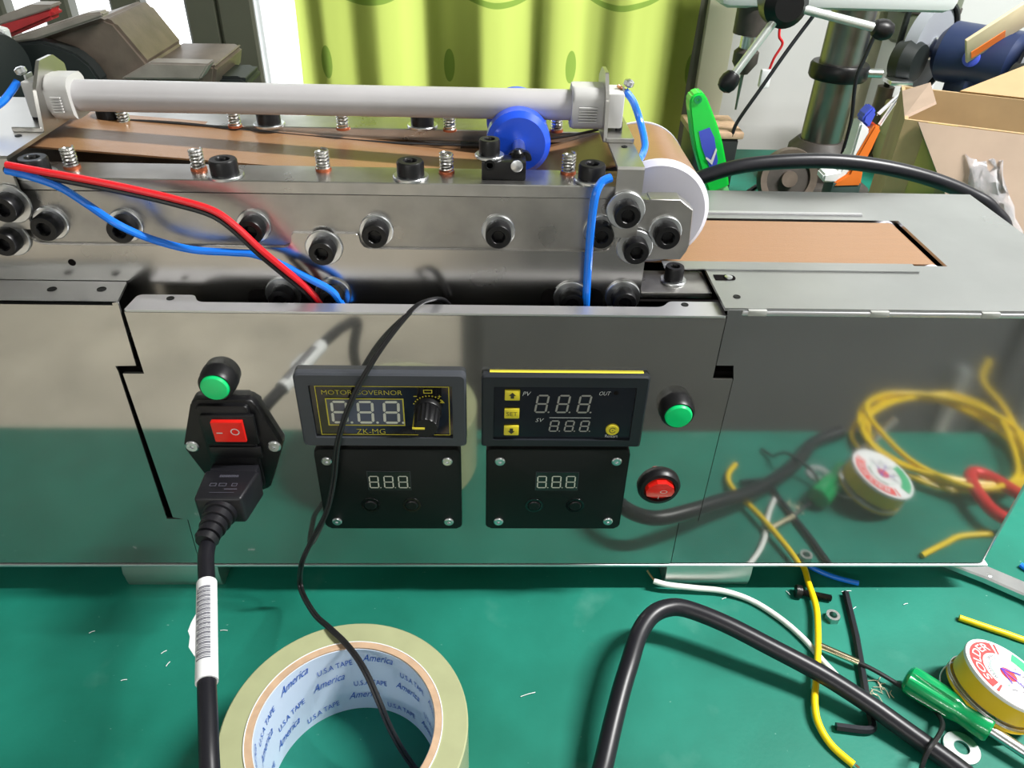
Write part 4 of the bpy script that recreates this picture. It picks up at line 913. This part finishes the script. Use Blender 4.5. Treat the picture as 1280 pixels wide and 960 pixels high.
# wire clippings
for k in range(9):
    p = PZ(1092+random.uniform(-6, 24), 845+random.uniform(0, 38), .0005); a = random.uniform(0, 6); l = random.uniform(.0025, .0055)
    q_ = [p, p + Vector((l*math.cos(a), l*math.sin(a), .0006)), p + Vector((l*1.6*math.cos(a+.6), l*1.6*math.sin(a+.6), 0))]
    tag(build('wire_clipping', tube(NB(), spline(q_, 3), .0002, 5), 'debris'), 'tiny copper wire clipping scattered beside the hex key', 'clipping', 'copper wire clippings by the hex key')
for px, py, a, l, w in ((1058, 739, .1, .006, 'at the tip of the hex key'), (905, 748, .4, .003, 'between the white wire and the aluminium foot'), (985, 741, 2, .003, 'beside the head of the machine screw'), (1132, 755, .3, .003, 'alone between hex key and tweezers'), (1068, 760, .6, .003, 'beside the long arm of the hex key'), (660, 868, .3, .008, 'in the open mat between tape roll and thick cable'), (280, 788, 0, .004, 'between the labelled cord and the tape roll')):
    p = PZ(px, py, .0005); d_ = Vector((math.cos(a)*l, math.sin(a)*l, 0)); tag(build('metal_chip', tube(NB(), spline([p-d_*.5, p+Vector((0, 0, .0003)), p+d_*.5], 3), .0002, 5), 'paper_white'), 'tiny pale chip '+w, 'chip', 'pale chips scattered on the mat')
for px, py, a in ((205, 815, .7), (155, 850, .2), (210, 830, 1.2), (115, 790, .5)):
    p = PZ(px, py, .0005); d_ = Vector((math.cos(a)*.003, math.sin(a)*.003, 0)); tag(build('metal_chip', tube(NB(), spline([p-d_*.5, p+Vector((0, 0, .0003)), p+d_*.5], 3), .0002, 5), 'paper_white'), 'tiny pale chip on the bare mat before the left cover', 'chip', 'pale chips before the left cover')
# ------------------------------------------------------------------ things behind the machine
def brush():
    Y = .19; t_ = PY(868, 114, Y); bo = PY(897, 236, Y); d_ = (bo-t_); foot = t_ + d_*(t_.z/(-d_.z))
    o = thing('scrubbing_brush', (foot.x, Y, 0), 'bright green plastic brush handle standing behind the machine', 'brush')
    n = d_.normalized(); s_ = n.cross(Vector((0, 1, 0))).normalized(); s_ = s_ if s_.x > 0 else -s_
    def at2(f, w): return t_ + d_*f + s_*w*.82
    L_ = [(0.0, .0030), (.02, .0050), (.06, .0066), (.16, .0078), (.35, .0098), (.52, .0106), (.75, .0100), (.98, .0082)]
    pts = [at2(f, w) for f, w in L_] + [at2(f, -w) for f, w in reversed(L_)]
    b = NB(); f_ = b.faces.new([b.verts.new(q_ + Vector((0, -.006, 0))) for q_ in pts]); ex = bmesh.ops.extrude_face_region(b, geom=[f_])
    bmesh.ops.translate(b, verts=[v for v in ex['geom'] if isinstance(v, bmesh.types.BMVert)], vec=(0, .012, 0)); bmesh.ops.bevel(b, geom=list(b.edges), offset=.0011, segments=2, affect='EDGES')
    h = build('handle', b, 'green_plastic', o)
    c_ = at2(.055, 0); build('hang_hole', lathe(NB(), [(.0008, 0), (.0024, 0), (.0024, .0005), (.0008, .0005)], c_ + Vector((0, -.0061, 0)), (0, -1, 0), 18, closed=True), 'screwdriver_green', o)
    b = NB(); st = [(.34, -.0048), (.34, .0036), (.45, .0054), (.68, .0040), (.76, .001), (.72, -.0032), (.5, -.0054)]
    f_ = b.faces.new([b.verts.new(at2(f, w) + Vector((0, -.0062, 0))) for f, w in st]); build('sticker', b, 'sticker_blue', o)
    b = NB(); ck_ = [(.60, -.004), (.65, -.001), (.55, .0048), (.58, .0050), (.70, -.001), (.62, -.0045)]
    b.faces.new([b.verts.new(at2(f, w) + Vector((0, -.0064, 0))) for f, w in ck_]); build('check_mark', b, 'label_white', o)
    b = NB(); pts = [at2(.97, .0072), foot + s_*.016, foot - s_*.016, at2(.97, -.0072)]
    f_ = b.faces.new([b.verts.new(q_ + Vector((0, -.005, 0))) for q_ in pts]); ex = bmesh.ops.extrude_face_region(b, geom=[f_]); bmesh.ops.translate(b, verts=[v for v in ex['geom'] if isinstance(v, bmesh.types.BMVert)], vec=(0, .010, 0)); build('neck', b, 'green_pale', o)
    for v in o.children[-1].data.vertices:
        if v.co.z < 0: v.co.z = 0
brush()
bc = thing('black_mains_cable', (.3, .2, 0), 'black cable arching behind the steel top plate', 'cable')
Yc = .165
build('sheath', tube(NB(), spline([PY(800, 262, Yc), PY(845, 236, Yc), PY(885, 219, Yc), PY(930, 207, Yc), PY(990, 201.5, Yc), PY(1050, 202, Yc), PY(1110, 210, Yc), PY(1165, 224, Yc), PY(1212, 243, Yc-.002), PY(1240, 262, Yc-.006), PY(1255, 300, Yc-.01), Vector((.34, Yc, .09)), Vector((.35, Yc+.02, .02)), Vector((.40, Yc+.05, .0045)), Vector((.50, Yc+.06, .0045))], 8), .0046, 14), 'cable_black', bc)
# cardboard box with open flaps
def carton():
    Y0 = .34; tl = PY(1131, 149, Y0); zt2 = tl.z; tk = .003; LX, LY2 = .27, .12
    MM = Matrix.Translation((tl.x, Y0, 0)) @ Matrix.Rotation(R(-23), 4, 'Z')
    o = thing('cardboard_box', MM @ Vector((LX/2, LY2/2, 0)), 'open brown cardboard box with folded flaps behind the machine', 'box')
    def bx(nm, lo, hi, m): return build(nm, box(NB(), lo, hi, mtx=MM), m, o)
    bx('front_wall', (0, 0, 0), (LX, tk, zt2), 'cardboard'); bx('back_wall', (0, LY2-tk, 0), (LX, LY2, zt2), 'cardboard')
    bx('side_wall', (0, tk, 0), (tk, LY2-tk, zt2), 'cardboard'); bx('side_wall', (LX-tk, tk, 0), (LX, LY2-tk, zt2), 'cardboard'); bx('bottom', (tk, tk, 0), (LX-tk, LY2-tk, tk), 'cardboard')
    def flap(pts, m, nm='flap'):
        b = NB(); pts = [MM @ Vector(q_) for q_ in pts]; n = (pts[1]-pts[0]).cross(pts[2]-pts[0]).normalized()*.0025
        b.faces.new([b.verts.new(q_) for q_ in pts]); ex = bmesh.ops.extrude_face_region(b, geom=list(b.faces)); bmesh.ops.translate(b, verts=[v for v in ex['geom'] if isinstance(v, bmesh.types.BMVert)], vec=n); return build(nm, b, m, o)
    flap([(.010, -.003, zt2), (LX, -.003, zt2), (LX, -.034, zt2-.072), (.062, -.034, zt2-.072)], 'cardboard_in')
    flap([(.05, LY2, zt2), (LX, LY2, zt2), (LX, LY2+.03, zt2+.030), (.10, LY2+.03, zt2+.022)], 'cardboard')
    flap([(LX, .01, zt2), (LX, LY2, zt2), (LX-.055, LY2-.01, zt2+.085), (LX-.075, .05, zt2+.075)], 'cardboard_in')
    flap([(0, .01, zt2), (0, LY2-.02, zt2), (.020, LY2-.03, zt2+.012), (.022, .03, zt2+.010)], 'cardboard_in')
    bx('packing_strip', (.018, -.0007, 0), (.040, 0, zt2), 'packing_tape')
    b = NB(); g_ = []
    for j in range(9):
        g_.append([])
        for i in range(9):
            u, v = i/8, j/8; q_ = MM @ Vector((.050+.028*u+.035*v, -.012-.030*v, zt2-.020-.060*v)); g_[-1].append(b.verts.new(q_ + Vector((random.uniform(-.002, .002), random.uniform(-.004, .003), random.uniform(-.002, .002)))))
    for j in range(8):
        for i in range(8): b.faces.new((g_[j][i], g_[j][i+1], g_[j+1][i+1], g_[j+1][i]))
    f_ = build('plastic_film', b, 'film_clear', o); s2 = f_.modifiers.new('s', 'SOLIDIFY'); s2.thickness = .0008
carton()
# drill press
def drill_press():
    bp = PZ(1012, 236, 0); Yd = bp.y; X = PY(1040, 120, Yd).x; rc = (PY(1066, 120, Yd).x-PY(1014, 120, Yd).x)/2*.97
    o = thing('drill_press', (X, Yd, 0), 'bench drill press with polished column and black knobbed feed levers', 'drill press')
    build('base', box(NB(), (X-.052, Yd-.055, 0), (X+.055, Yd+.06, .022), .006), 'cast_dark', o)
    build('column_socket', lathe(NB(), [(rc+.014, 0), (rc+.012, .035), (rc+.003, .045)], (X, Yd, .020), seg=32), 'cast_dark', o)
    build('column', cyl(NB(), (X, Yd, .02), (X, Yd, .60), rc, seg=40), 'press_column', o)
    zc = PY(1050, 94, Yd-rc).z
    build('column_collar', lathe(NB(), [(rc, -.009), (rc+.007, -.009), (rc+.009, -.006), (rc+.009, .006), (rc+.007, .009), (rc, .009)], (X, Yd, zc), seg=36), 'black_oxide', o)
    build('collar_bolt', cyl(NB(), (X+rc, Yd-.01, zc), (X+rc+.022, Yd-.012, zc), .005), 'zinc', o)
    zh = PY(1040, 14, Yd-.05).z
    build('head', box(NB(), (X-.17, Yd-.055, zh), (X+.09, Yd+.06, zh+.20), .012), 'press_white', o)
    xq = PY(938, 40, Yd-.03).x; zq = PY(938, 45, Yd-.03).z
    build('quill', cyl(NB(), (xq, Yd-.03, zh+.01), (xq, Yd-.03, PY(940, 42, Yd-.03).z), .019), 'cast_dark', o)
    ch0, ch1 = PY(938, 60, Yd-.03).z, PY(932, 92, Yd-.03).z
    build('spindle', cyl(NB(), (xq, Yd-.03, zq), (xq, Yd-.03, ch0), .009), 'zinc', o)
    build('chuck', lathe(NB(), [(.010, 0), (.014, .004), (.014, ch0-ch1-.012), (.006, ch0-ch1)], (xq, Yd-.03, ch0), (0, 0, -1), 24), 'cast_dark', o)
    build('drill_bit', cyl(NB(), (xq, Yd-.03, ch1+.002), (xq, Yd-.03, PY(924, 137, Yd-.03).z), .0022, .0012, 10), 'press_column', o)
    hb = PY(983, 6, Yd-.12)
    hub = build('feed_hub', lathe(NB(), [(.010, -.05), (.016, -.045), (.022, -.02), (.022, .0), (.014, .010)], hb, (0, -1, 0), 32), 'black_oxide', o)
    for kx_, ky_ in ((911, 102), (1103, 37), (1030, -120)):
        kp = PY(kx_, ky_, Yd-.125); build('lever', cyl(NB(), hb, kp, .0042), 'handle_steel', hub)
        dv = (kp-hb).normalized(); build('knob', lathe(NB(), [(.003, -.011), (.0075, -.0085), (.0098, -.003), (.0098, .003), (.0075, .0085), (.003, .011)], kp, dv, 24), 'black_plastic', hub)
    # work piece block below the bit
    return X, Yd
DX, DY = drill_press()
p = PZ(905, 236, 0)
mvx = PY(908, 175, DY-.03)
mv = thing('machine_vise', (mvx.x-.02, DY-.03, 0), 'small black drill vise topped with a wooden scrap under the bit', 'vise')
build('body', box(NB(), (mvx.x-.045, DY-.06, 0), (mvx.x+.006, DY+.01, PY(905, 164, DY-.03).z), .004), 'vise_black', mv)
zt3 = PY(905, 164, DY-.03).z
build('wood_scrap', box(NB(), (mvx.x-.05, DY-.062, zt3), (mvx.x+.010, DY+.01, zt3+.008), .002), 'kraft', mv)
def bgwire(name, seq, r, m, label, cat='cable'): 
    o = thing(name, (seq[0].x, seq[0].y, 0), label, cat); build('sheath', tube(NB(), spline(seq, 6), r, 8), m, o)
Yw = DY-.06
bgwire('thin_cord', [PY(1018, 18, Yw), PY(985, 62, Yw), PY(950, 112, Yw), PY(922, 152, Yw), PY(915, 170, Yw)], .0022, 'cable_black', 'thin dark cord slanting behind the feed levers')
bgwire('red_lead', [PY(976, 26, Yw+.02), PY(974, 45, Yw+.02), PY(978, 55, Yw+.02), PY(968, 72, Yw+.02), PY(962, 86, Yw+.02)], .0015, 'wire_red', 'thin red lead hanging below the feed hub', 'wire')
tag(build('cord_connector', box(NB(), *[tuple(Vector((PY(956, 98, Yw+.02))) + Vector(s_)) for s_ in ((-.006, -.004, -.010), (.006, .004, .010))], .002), 'paper_white'), 'white plug connector on the thin red lead', 'connector')
bgwire('column_cord', [PY(1095, 40, DY-.05), PY(1082, 70, DY-.05), PY(1070, 100, DY-.05), PY(1064, 150, DY-.05), PY(1052, 195, DY-.05), PY(1040, 232, DY-.05)], .0022, 'cable_black', 'thin black cord hanging beside the polished column')
bgwire('coiled_cord', [PZ(935, 240, .004), PZ(955, 228, .01), PZ(975, 226, .012), PZ(1000, 233, .008), PZ(1020, 240, .004)], .003, 'cable_black', 'black cord curled on the mat by the drill base')
# brown cast handwheel by the drill base
p = PZ(962, 236, 0)
hwx = PY(960, 222, p.y)
hwl = thing('rusty_handwheel', (hwx.x, p.y, 0), 'rusty brown round casting leaning by the drill base', 'casting')
hc = Vector((hwx.x, p.y-.06, .036))
build('rim', lathe(NB(), [(.026, -.006), (.034, -.008), (.036, 0), (.034, .008), (.026, .006)], hc, (0, -1, .25), 36, closed=True), 'vise_brown', hwl)
build('web', lathe(NB(), [(.008, -.004), (.028, -.003), (.028, .003), (.008, .004)], hc, (0, -1, .25), 36, closed=True), 'cast_dark', hwl)
build('hub', lathe(NB(), [(.0095, -.010), (.0095, .010)], hc, (0, -1, .25), 24), 'vise_brown', hwl)
# orange and white tool standing by the column
def orange_tool():
    Y = DY-.14; P2 = lambda x, y, yy=Y: PY(x, y, yy)
    f_ = P2(1060, 228)
    o = thing('trigger_tool', (f_.x, Y, 0), 'orange and white handled tool with a blue tip beside the polished column', 'tool')
    zmin = f_.z
    def slab(nm, px, m, d0=-.010, d1=.010, drop=0):
        b = NB(); pts = [P2(*q_) for q_ in px]; fc = b.faces.new([b.verts.new(q_ + Vector((0, d0, 0))) for q_ in pts]); ex = bmesh.ops.extrude_face_region(b, geom=[fc]); bmesh.ops.translate(b, verts=[v for v in ex['geom'] if isinstance(v, bmesh.types.BMVert)], vec=(0, d1-d0, 0)); bmesh.ops.bevel(b, geom=list(b.edges), offset=.002, segments=2, affect='EDGES'); return build(nm, b, m, o)
    slab('white_shell', [(1072, 148), (1084, 160), (1070, 205), (1062, 226), (1024, 224), (1026, 214), (1046, 210), (1060, 190)], 'paper_white')
    slab('orange_grip', [(1088, 150), (1096, 156), (1086, 178), (1075, 200), (1070, 228), (1034, 229), (1040, 222), (1056, 212), (1064, 192)], 'orange_plastic', -.013, .013)
    slab('blue_tip', [(1088, 130), (1092, 138), (1082, 158), (1074, 150), (1076, 142)], 'sticker_blue', -.009, .009)
    slab('prong', [(1128, 112), (1130, 115), (1098, 146), (1094, 143)], 'paper_white', -.002, .002)
    slab('prong', [(1120, 122), (1123, 124), (1100, 160), (1096, 157)], 'paper_white', -.002, .002)
    zb2 = P2(1050, 226).z
    build('stand', box(NB(), (f_.x-.022, Y-.012, 0), (f_.x+.010, Y+.012, zb2+.002), .002), 'grinder_green', o)
orange_tool()
# upright pole and slats by the box
p = PZ(1100, 236, 0)
Yq = DY+.12
po = thing('steel_stand_pole', (PY(1108, 150, Yq).x, Yq, 0), 'slim rusty pole standing between drill column and box', 'pole')
a, = (PY(1108, 108, Yq),)
build('pole', cyl(NB(), (a.x, Yq, 0), (a.x, Yq, a.z), .011), 'vise_brown', po); build('thin_rod', cyl(NB(), (a.x, Yq, a.z), (a.x, Yq, a.z+.14), .004), 'vise_black', po); build('pole_base', lathe(NB(), [(.022, 0), (.022, .006), (.013, .012)], (a.x, Yq, 0), seg=28), 'cast_dark', po)
# wall slats (cream post) behind the column
p1_ = PY(1106, 40, YB-.02).x; struct('trim_2', box(NB(), (p1_-.018, YB-.025, ZF), (p1_+.018, YB, ZC), .003), 'trim_cream')
# bench grinder on a wooden block
def grinder():
    Y = .70; c0 = PY(1226, 72, Y); ax = Vector((.62, -.78, 0)).normalized(); r = .036; L_ = .050
    c_ = Vector((c0.x, Y, c0.z)); base = c_.z-.066
    o = thing('bench_grinder', (c_.x, Y, base), 'dark blue bench grinder with grey wheels behind the cardboard box', 'grinder')
    build('motor', lathe(NB(), [(r*.7, -L_), (r, -L_*.8), (r, L_*.8), (r*.7, L_)], c_, ax, 40), 'grinder_blue', o)
    build('foot', box(NB(), (c_.x-.050, Y-.040, base), (c_.x+.045, Y+.040, base+.014), .005), 'grinder_green', o)
    build('pedestal', box(NB(), (c_.x-.024, Y-.024, base+.012), (c_.x+.024, Y+.024, base+.045), .006), 'grinder_blue', o)
    for s_ in (-1, 1):
        w = c_ + ax*(s_*(L_+.020))
        build('wheel', lathe(NB(), [(.008, -.008), (.050, -.008), (.050, .008), (.008, .008)], w, ax, 44, closed=True), 'stone_grey', o)
        build('axle_nut', lathe(NB(), [(.014, -.010), (.014, .010), (.008, .015)], w, ax, 24), 'zinc', o)
        g_ = build('guard', lathe(NB(), [(.052, -.013), (.055, -.013), (.055, .013), (.052, .013)], w, ax, 44, closed=True), 'vise_black', o)
        me = g_.data; bm_ = bmesh.new(); bm_.from_mesh(me); fw = Vector((-.78, -.62, 0)); bmesh.ops.delete(bm_, geom=[v for v in bm_.verts if (v.co-w).dot(fw) > .010], context='VERTS'); bm_.to_mesh(me); bm_.free()
        sh = w + Vector((-.78, -.62, 0))*.040 + Vector((0, 0, -.012))
        build('spark_shield', lathe(NB(), [(.003, -.016), (.022, -.015), (.027, 0), (.022, .015), (.003, .016)], sh, ax, 28), 'vise_black', o)
        build('tool_rest', box(NB(), tuple(w+Vector((-.060, -.055, -.036))), tuple(w+Vector((-.030, -.030, -.030))), .002), 'zinc', o)
    rot = Matrix.Translation(c_ + Vector((-.010, -.040, .042))) @ Matrix.Rotation(R(-38), 4, 'Y') @ Matrix.Rotation(R(30), 4, 'X')
    build('warning_plate', box(NB(), (-.045, -.002, -.021), (.045, .002, .021), .001, mtx=rot), 'wood_pale', o)
    build('warning_print', box(NB(), (-.040, -.0026, -.016), (.000, -.0020, -.004), mtx=rot), 'orange_plastic', o)
    build('badge', lathe(NB(), [(.010, 0), (.010, .002), (.008, .003)], c_ + Vector((-.026, -.024, .004)), (-.78, -.62, .1), 24), 'sticker_blue', o)
    b2 = thing('wooden_block', (c_.x, Y, 0), 'pale wooden block carrying the bench grinder', 'block')
    build('plank', box(NB(), (c_.x-.075, Y-.06, base/2), (c_.x+.09, Y+.07, base), .003), 'wood_pale', b2); build('plank', box(NB(), (c_.x-.072, Y-.058, 0), (c_.x+.085, Y+.065, base/2), .003), 'wood_pale', b2)
    # round green motor beyond
    m_ = PY(1150, 30, .885); mo = thing('electric_motor', (m_.x, .885, ZF), 'grey-green cylindrical motor standing behind the grinder wheel', 'motor')
    zb4 = PY(1150, 64, .84).z
    build('casing', lathe(NB(), [(.030, 0), (.044, .010), (.046, .03), (.046, .10), (.040, .11)], (m_.x, .885, zb4), seg=36), 'motor_green', mo)
    build('band', lathe(NB(), [(.0462, .0), (.0478, .001), (.0478, .007), (.0462, .008)], (m_.x, .885, zb4+.045), seg=36), 'cast_dark', mo)
    build('cap', lathe(NB(), [(.044, 0), (.047, .004), (.047, .028), (.03, .036)], (m_.x, .885, zb4+.105), seg=36), 'vise_black', mo)
    build('pedestal', box(NB(), (m_.x-.035, .855, -.75), (m_.x+.035, .915, zb4+.005), .004), 'press_white', mo)
grinder()
# bench vise at the left
def vise():
    Y = .40; P2 = lambda x, y, yy: PY(x, y, yy)
    o = thing('bench_vise', (PY(150, 100, Y).x, Y+.06, 0), 'worn brown bench vise with a red painted jaw behind the machine', 'vise')
    # swept sloping body: profile in pixels on plane Y, extruded back
    def slab(nm, px, m, y0, y1, bev=.003):
        b = NB(); pts = [P2(x, y, y0) for x, y in px]; fc = b.faces.new([b.verts.new(q_) for q_ in pts]); ex = bmesh.ops.extrude_face_region(b, geom=[fc]); bmesh.ops.translate(b, verts=[v for v in ex['geom'] if isinstance(v, bmesh.types.BMVert)], vec=(0, y1-y0, 0))
        bmesh.ops.bevel(b, geom=list(b.edges), offset=bev, segments=2, affect='EDGES'); return build(nm, b, m, o)
    slab('body', [(22, 52), (46, 50), (128, 22), (142, 28), (186, 80), (186, 110), (150, 150), (30, 150)], 'vise_brown', Y+.02, Y+.11)
    slab('jaw_face', [(14, 47), (106, 17), (126, 15), (130, 21), (46, 50), (16, 54)], 'vise_grey', Y+.005, Y+.02, .0015)
    slab('recess', [(15, 54), (50, 52), (70, 58), (92, 66), (112, 82), (126, 102), (126, 150), (15, 150)], 'vise_black', Y+.004, Y+.021, .002)
    slab('rear_jaw', [(-20, 36), (0, 26), (58, 10), (66, 12), (66, 24), (10, 48), (-20, 55)], 'paint_red', Y+.03, Y+.05)
    slab('jaw_cap', [(-20, 30), (0, 20), (36, 6), (64, 6), (64, 11), (2, 31), (-20, 39)], 'vise_grey', Y+.0305, Y+.05, .001)
    slab('side_plate', [(-10, 34), (4, 38), (24, 110), (12, 112), (-10, 60)], 'press_white', Y-.02, Y-.01, .001)
    slab('anvil', [(146, 102), (184, 80), (264, 81), (270, 84), (268, 110), (240, 150), (146, 150)], 'vise_brown', Y+.03, Y+.12)
    slab('anvil_plate', [(150, 99), (186, 78), (262, 80), (250, 100)], 'vise_grey', Y+.012, Y+.03, .0015)
    slab('guide_bar', [(240, 96), (300, 96), (310, 101), (310, 112), (240, 112)], 'vise_black', Y+.05, Y+.10)
    a = PY(150, 140, Y+.03); build('swivel_base', box(NB(), (a.x-.09, Y+.02, 0), (a.x+.09, Y+.13, a.z+.012), .008), 'cast_dark', o)
    h = PY(-6, 85, Y-.03); build('screw_head', lathe(NB(), [(.012, -.012), (.026, -.010), (.030, 0), (.026, .010), (.012, .012)], h, (.9, -.3, 0), 32), 'vise_black', o)
vise()
